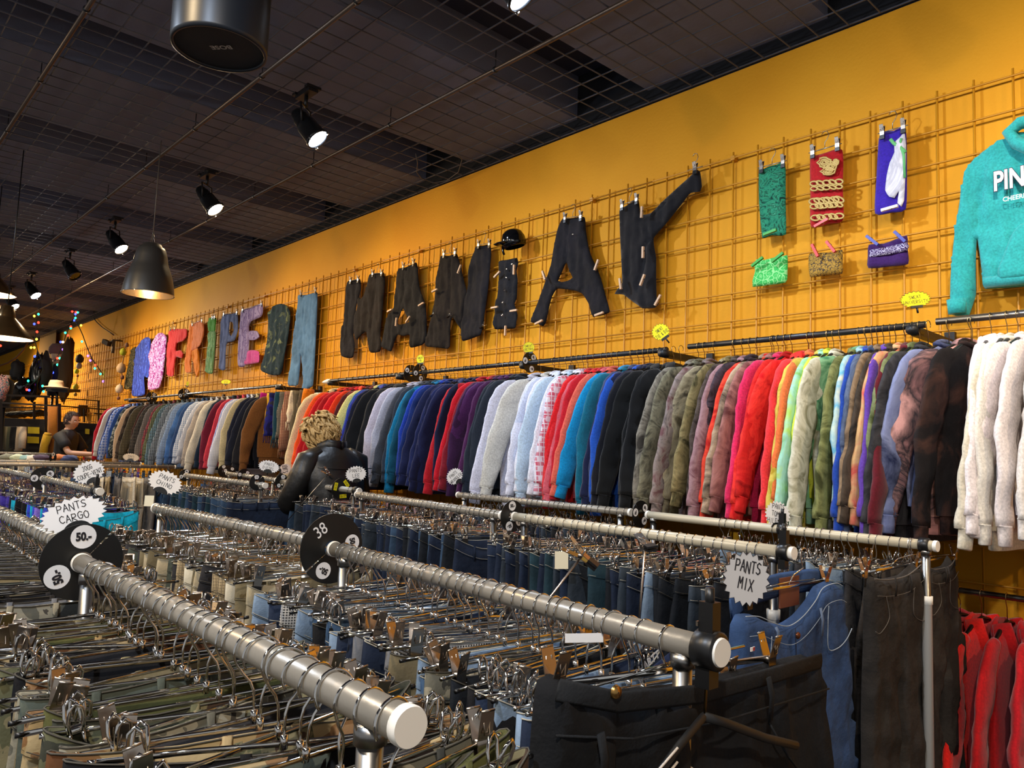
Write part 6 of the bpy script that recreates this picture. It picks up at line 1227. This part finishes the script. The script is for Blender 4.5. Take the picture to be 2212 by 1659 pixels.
bd2 = panel([(128, 911), (215, 916), (215, 985), (128, 985)], 12.4, dk, 'notice_board', 'dark board behind the person in the black t-shirt', 'board')
for i, (x0, y0, x1, y1, D) in enumerate([(60, 922, 85, 936, 11.8), (59, 943, 84, 957, 11.8), (184, 926, 193, 937, 12.3)]):
    o = panel([(x0, y0), (x1, y0+1), (x1, y1+1), (x0, y1)], D, yl, 'yellow_notice', ['upper yellow notice on the dark board at the left', 'lower yellow notice on the dark board at the left', 'yellow notice behind the arm of the person'][i], 'notice', .004)
def blob(px, py, D, rx, ry_, rz_, mat, name, label, ct, g=None, seed=0, rough=.25, n=20):
    q = dep(px, py, D); m = MB(); vs = []; nu, nv = n, n*2//3
    for j in range(nv+1):
        for i in range(nu):
            ph, th = math.pi*j/nv, 2*math.pi*i/nu; x, y, z = math.sin(ph)*math.cos(th), math.sin(ph)*math.sin(th), math.cos(ph); r = 1+rough*nz(x*2, y*2, z*2, seed)+rough*.6*nz(x*6, y*6, z*6, seed); vs.append((x*rx*r, y*ry_*r, z*rz_*r))
    m.add(vs, [(j*nu+i, (j+1)*nu+i, (j+1)*nu+(i+1) % nu, j*nu+(i+1) % nu) for j in range(nv) for i in range(nu)]); o = T(m.obj(name, mat), label, ct, g); o.location = q; return o
gl_ = plain('#0c0c0e', .22); mt_ = plain('#161618', .7)
# shelf with mannequin and hats
panel([(98, 838), (146, 842), (146, 848), (98, 845)], 11.6, blackm, 'hat_shelf', 'small dark shelf carrying the pale hat', 'shelf', .35)
m = MB(); m.tube([dep(123, 846, 11.7), dep(123, 875, 11.7)], .02, 8); T(m.obj('shelf_post', blackm), 'dark post under the small hat shelf', 'post')
def mannequin(px, py, D, label, s=1.0, hat=True, cloth='#2b2e38'):
    q = dep(px, py, D); t = tag(empty('mannequin', q), label, 'mannequin'); m = MB()
    m.lathe([(.13*s, -.42*s), (.14*s, -.30*s), (.17*s, -.12*s), (.19*s, -.02*s), (.16*s, .05*s), (.07*s, .09*s), (.05*s, .11*s)], 24); m.v = [(x, y*.65, z) for x, y, z in m.v]; m.obj('draped_top', knit(cloth), t); m = MB(); m.tube([(0, 0, -.40*s), (0, 0, -q.z+.01)], .02, 8); m.obj('stand_pole', blackm, t)
    if hat:
        m = MB(); m.tube([(0, 0, .08*s), (0, 0, .18*s)], .05*s, 12); m.lathe([(.001, .16*s), (.05*s, .17*s), (.07*s, .22*s), (.085*s, .29*s), (.08*s, .36*s), (.05*s, .41*s), (.001, .42*s)], 20); m.obj('head_form', plain('#c8a890', .6), t)
        m = MB(); m.lathe([(.10*s, .27*s), (.125*s, .30*s), (.12*s, .38*s), (.08*s, .44*s), (.001, .455*s)], 22); m.obj('knitted_cap', knit('#6a5050'), t)
    else:
        m = MB(); m.tube([(0, 0, .08*s), (0, 0, .16*s), (0, 0, .165*s)], [.05*s, .045*s, .001], 12); m.obj('neck_form', plain('#d8d0c4', .5), t)
mannequin(119, 800, 12.6, 'dark-clothed mannequin with a brown knitted cap among the string lights', 1.0)
mannequin(14, 830, 11.5, 'headless mannequin in a black top at the left edge', .85, False, '#141418')
blob(4, 838, 11.2, .10, .08, .20, blotch(['#b06a78', '#3f6a7c', '#c99aa0', '#20242c'], 16, 2), 'printed_shirt', 'pink and teal printed shirt at the left edge', 'shirt', seed=4)
for i, (px, py, rx, rz_, lb) in enumerate([(80, 815, .17, .36, 'tall black vinyl garment on the frame between bag and mannequin'), (98, 805, .10, .30, 'black fur-like collar piece left of the mannequin'), (50, 835, .30, .16, 'dark tilted bag with pale edges near the left edge'), (35, 848, .16, .12, 'black bag resting on the frame'), (66, 850, .14, .10, 'small black bag under the vinyl garment'), (38, 800, .05, .16, 'narrow dark bag strap hanging high'), (143, 800, .07, .48, 'dark brown coat hanging right of the mannequin'), (88, 783, .04, .12, 'small black lamp head above the frame')]):
    blob(px, py, 12.2, rx, .10, rz_, gl_ if i in (0, 2) else mt_ if i != 6 else plain('#3a2b18', .85), 'black_garment' if i in (0, 1, 6) else 'handbag', lb, 'garment' if i in (0, 1, 6) else 'bag', seed=i, rough=.35)
m = MB(); q = dep(121, 836, 11.5); m.lathe([(.17, -.01), (.165, .0), (.105, .01), (.10, .06), (.085, .10), (.001, .11)], 26); o = T(m.obj('hat', plain('#d0c0a8', .8)), 'cream felt hat on the small shelf', 'hat'); o.location = q
# rows of black hangers and trousers behind the frame
m = MB(); rr = random.Random(2)
for k in range(60):
    a = dep(4+k*1.45, 893-k*.12+rr.uniform(-2, 2), 13.2); m.tube([a+Vector((0, -.2, -.06)), a, a+Vector((0, .2, -.06))], .012, 5); m.tube([a, a+Vector((0, 0, .09))], .004, 4)
T(m.obj('black_hangers', blackp), 'crowd of black hangers on the rail behind the frame', 'hangers').__setitem__('kind', 'stuff')
for i, (px, cc, wd) in enumerate([(8, '#57533f', 'grey green'), (14, '#6e6650', 'khaki'), (20, '#4d4f3e', 'olive'), (27, '#1a1a1c', 'black'), (33, '#17181b', 'black'), (40, '#b9a58c', 'beige'), (47, '#cfc2b0', 'cream')]):
    q0 = dep(px+3, 922, 11.5); q1 = dep(px-1, 968+3*(i % 3), 11.5); m = MB(); m.tube([q0, (q0+q1)/2, q1], [(.05, .03), (.065, .035), (.06, .03)], 12, up=(.6, .8, 0)); T(m.obj('folded_trousers', knit(cc)), '%s trousers folded over a hanger at the far left, %s from the edge' % (wd, nthw(i+1)), 'trousers', 'trousers on the far left board')
m = MB(); q = [dep(114, 878, 10.9), dep(114, 930, 10.9), dep(117, 1000, 10.9)]; m.tube(q, [(.075, .03), (.07, .03), (.10, .04)], 16, up=(.7, .7, 0)); T(m.obj('brown_coat', knit('#8a5210')), 'long brown suede garment hanging from the frame', 'coat')
m = MB(); q = [dep(103, 940, 10.8), dep(96, 962, 10.8), dep(91, 1000, 10.8)]; m.tube(q, [(.06, .05), (.06, .035), (.065, .035)], 16, up=(.7, .7, 0)); m.tube([dep(97, 938, 10.8), dep(108, 940, 10.8)], [(.03, .03), (.03, .035)], 12, up=(0, 0, 1)); T(m.obj('mustard_trousers', knit('#a88018')), 'mustard yellow garment bent over beside the brown coat', 'garment')
for i, (px, py, cc, rx) in enumerate([(18, 989, '#7d7d6a', .12), (40, 990, '#b9c0a0', .12), (58, 991, '#8aa8a0', .10), (72, 992, '#d8ccb8', .09), (90, 990, '#4a3a4c', .10), (130, 990, '#c07038', .10), (150, 992, '#3a4468', .10)]):
    blob(px, py, 9.6, rx, .1, .05, knit(cc), 'folded_cloth', ['grey', 'pale green', 'sea green', 'cream', 'plum striped', 'orange', 'blue'][i]+' garment top peeking between the crosswise racks', 'garment', 'garments between the crosswise racks', seed=i)
# frames and small things by the wall
for i, (px, py, w, h) in enumerate([(172, 878, 34, 18)]):
    Dm = 13.4 if i == 0 else 14; q = [dep(px, py, Dm), dep(px+w, py+1, Dm+.4), dep(px+w, py+h, Dm+.4), dep(px, py+h, Dm)]; m = MB()
    for k in range(4): m.tube([q[k], q[(k+1) % 4]], .035, 4, smooth=False)
    m.add([v+Vector((0, .01, 0)) for v in q], [(0, 1, 2, 3)], 1, False); T(m.obj('mirror', [plain('#4a3a28', .6), plain('#6e7276', .15, .6)]), ['framed mirror between the person and the plaid shirts', 'framed mirror behind the brown coat'][i], 'mirror', 'mirrors at the far left')
# wall camera with its cable
q = onY(232, 741, 3.35); t = tag(empty('wall_camera', q), 'small dark surveillance camera on a bracket above the wire grid', 'camera'); m = MB(); m.box((-.10, -.035, -.035), (.06, .035, .035)); o = m.obj('housing', plain('#2a221c', .5), t); o.rotation_euler = (0, .35, .3)
m = MB(); m.tube([(.02, 0, 0), (.08, .08, .05), (.08, .2, .05)], .012, 8); m.box((.06, .05, -.16), (.10, .09, .06)); m.obj('bracket', plain('#2a221c', .5), t)
m = MB(); m.tube([onY(x, y, 3.54) for x, y in [(200, 685), (210, 697), (222, 708), (236, 717), (246, 724)]], .008, 6); T(m.obj('camera_cable', blackp), 'black cable running from the ceiling to the wall camera', 'cable')
m = MB(); m.tube([dep(x, y, 15) for x, y in [(60, 740), (50, 757), (36, 772), (18, 784), (0, 790), (-20, 794)]], .02, 8); T(m.obj('hose', plain('#4a3018', .5)), 'thick brown cable sagging at the far left', 'cable')
m = MB(); N = 18; top_c = [onY(88+k*2.2, 727-k*.9, 3.52) for k in range(N)]; bot_c = [onY(86+k*2.3, 786-k*.7, 3.52) for k in range(N)]
m.add([v+Vector((0, -.03*(k % 2), 0)) for k, v in enumerate(top_c)]+[v+Vector((0, -.05*(k % 2)-.01, 0)) for k, v in enumerate(bot_c)], [(k, k+1, N+k+1, N+k) for k in range(N-1)]); T(m.obj('drape', plain('#8a6a3a', .85)), 'brownish gathered drape hanging on the far left wall', 'drape')
# strings of coloured lights
colr = {'r': '#ff2a1a', 'b': '#2a3cff', 'g': '#20d890', 'y': '#ffc830', 'w': '#ffe0b0', 'p': '#7a4cff'}
def string(name, label, wire, bulbs, D):
    t = tag(empty('string_lights', dep(*wire[0], D)), label, 'string lights', 'strings of coloured lights'); bpy.context.view_layer.update(); m = MB(); m.tube([dep(x, y, D) for x, y in wire], .008, 5); part(t, m, 'wire', plain('#16241a', .6))
    for x, y, k in bulbs:
        q = dep(x, y, D-.05); m = MB(); m.lathe([(.001, .022), (.014, .012), (.017, 0), (.010, -.014), (.001, -.018)], 10, q, (0, 0, 1)); o = part(t, m, 'bulb', plain(colr[k], .4, emit=7)); 
string('a', 'string of coloured lights running down right of the mannequin', [(160, 680), (163, 694), (170, 705), (178, 722), (188, 750), (198, 774), (205, 784), (222, 808), (232, 826), (248, 846)], [(156, 673, 'r'), (164, 675, 'r'), (168, 675, 'g'), (163, 679, 'b'), (163, 687, 'g'), (160, 692, 'b'), (175, 703, 'y'), (177, 738, 'g'), (190, 769, 'p'), (195, 779, 'p'), (206, 789, 'r'), (205, 796, 'g'), (217, 808, 'g'), (230, 816, 'w'), (223, 824, 'p'), (233, 832, 'p'), (249, 838, 'r'), (249, 846, 'g')], 13)
string('b', 'string of coloured lights running down to the mannequin cap', [(158, 690), (150, 706), (142, 724), (136, 745), (127, 765), (118, 780)], [(153, 706, 'r'), (153, 709, 'g'), (141, 719, 'g'), (147, 725, 'r'), (131, 739, 'b'), (136, 739, 'w'), (136, 755, 'p'), (124, 774, 'r'), (129, 774, 'g'), (124, 788, 'g'), (101, 812, 'b'), (114, 805, 'b')], 12.4)
string('c', 'string of coloured lights at the far left, left of the drape', [(76, 680), (80, 700), (75, 736), (82, 760), (90, 778), (94, 800), (80, 820), (62, 835)], [(83, 679, 'g'), (74, 683, 'y'), (83, 697, 'r'), (74, 700, 'b'), (80, 717, 'r'), (79, 733, 'y'), (67, 751, 'y'), (74, 751, 'y'), (75, 770, 'b'), (61, 823, 'g'), (58, 842, 'r'), (63, 843, 'b'), (92, 834, 'g'), (94, 846, 'g'), (1, 747, 'r')], 12)
# hanging trinket chains on the grid
for i, (pts, lb) in enumerate([([(172, 775, '#2a221c', .07), (171, 790, '#a09a98', .05), (166, 802, '#b4c414', .04), (168, 812, '#6a5040', .02), (164, 836, '#b0b428', .05), (163, 852, '#a08840', .03)], 'dangling chain of small items with grey gloves and yellow balls'), ([(266, 760, '#9aa018', .05), (274, 745, '#6a4a3a', .03), (262, 795, '#b89a78', .07), (264, 815, '#6a4030', .03), (258, 840, '#c8b49a', .06), (256, 860, '#6a4030', .025)], 'dangling chain of small pale items beside the camouflage shirt')]):
    t = tag(empty('trinket_chain', onY(pts[0][0], pts[0][1], 3.4)), lb, 'chain', 'dangling chains on the wire grid'); bpy.context.view_layer.update(); m = MB(); m.tube([onY(p[0], p[1], 3.45) for p in pts], .006, 5); part(t, m, 'cord', plain('#4a3424', .6))
    for x, y, cc, r in pts:
        m = MB(); m.lathe([(.001, r*1.3), (r*.7, r*.8), (r, 0), (r*.8, -r*.9), (.001, -r*1.2)], 12, onY(x, y, 3.42)); part(t, m, 'trinket', plain(cc, .7))
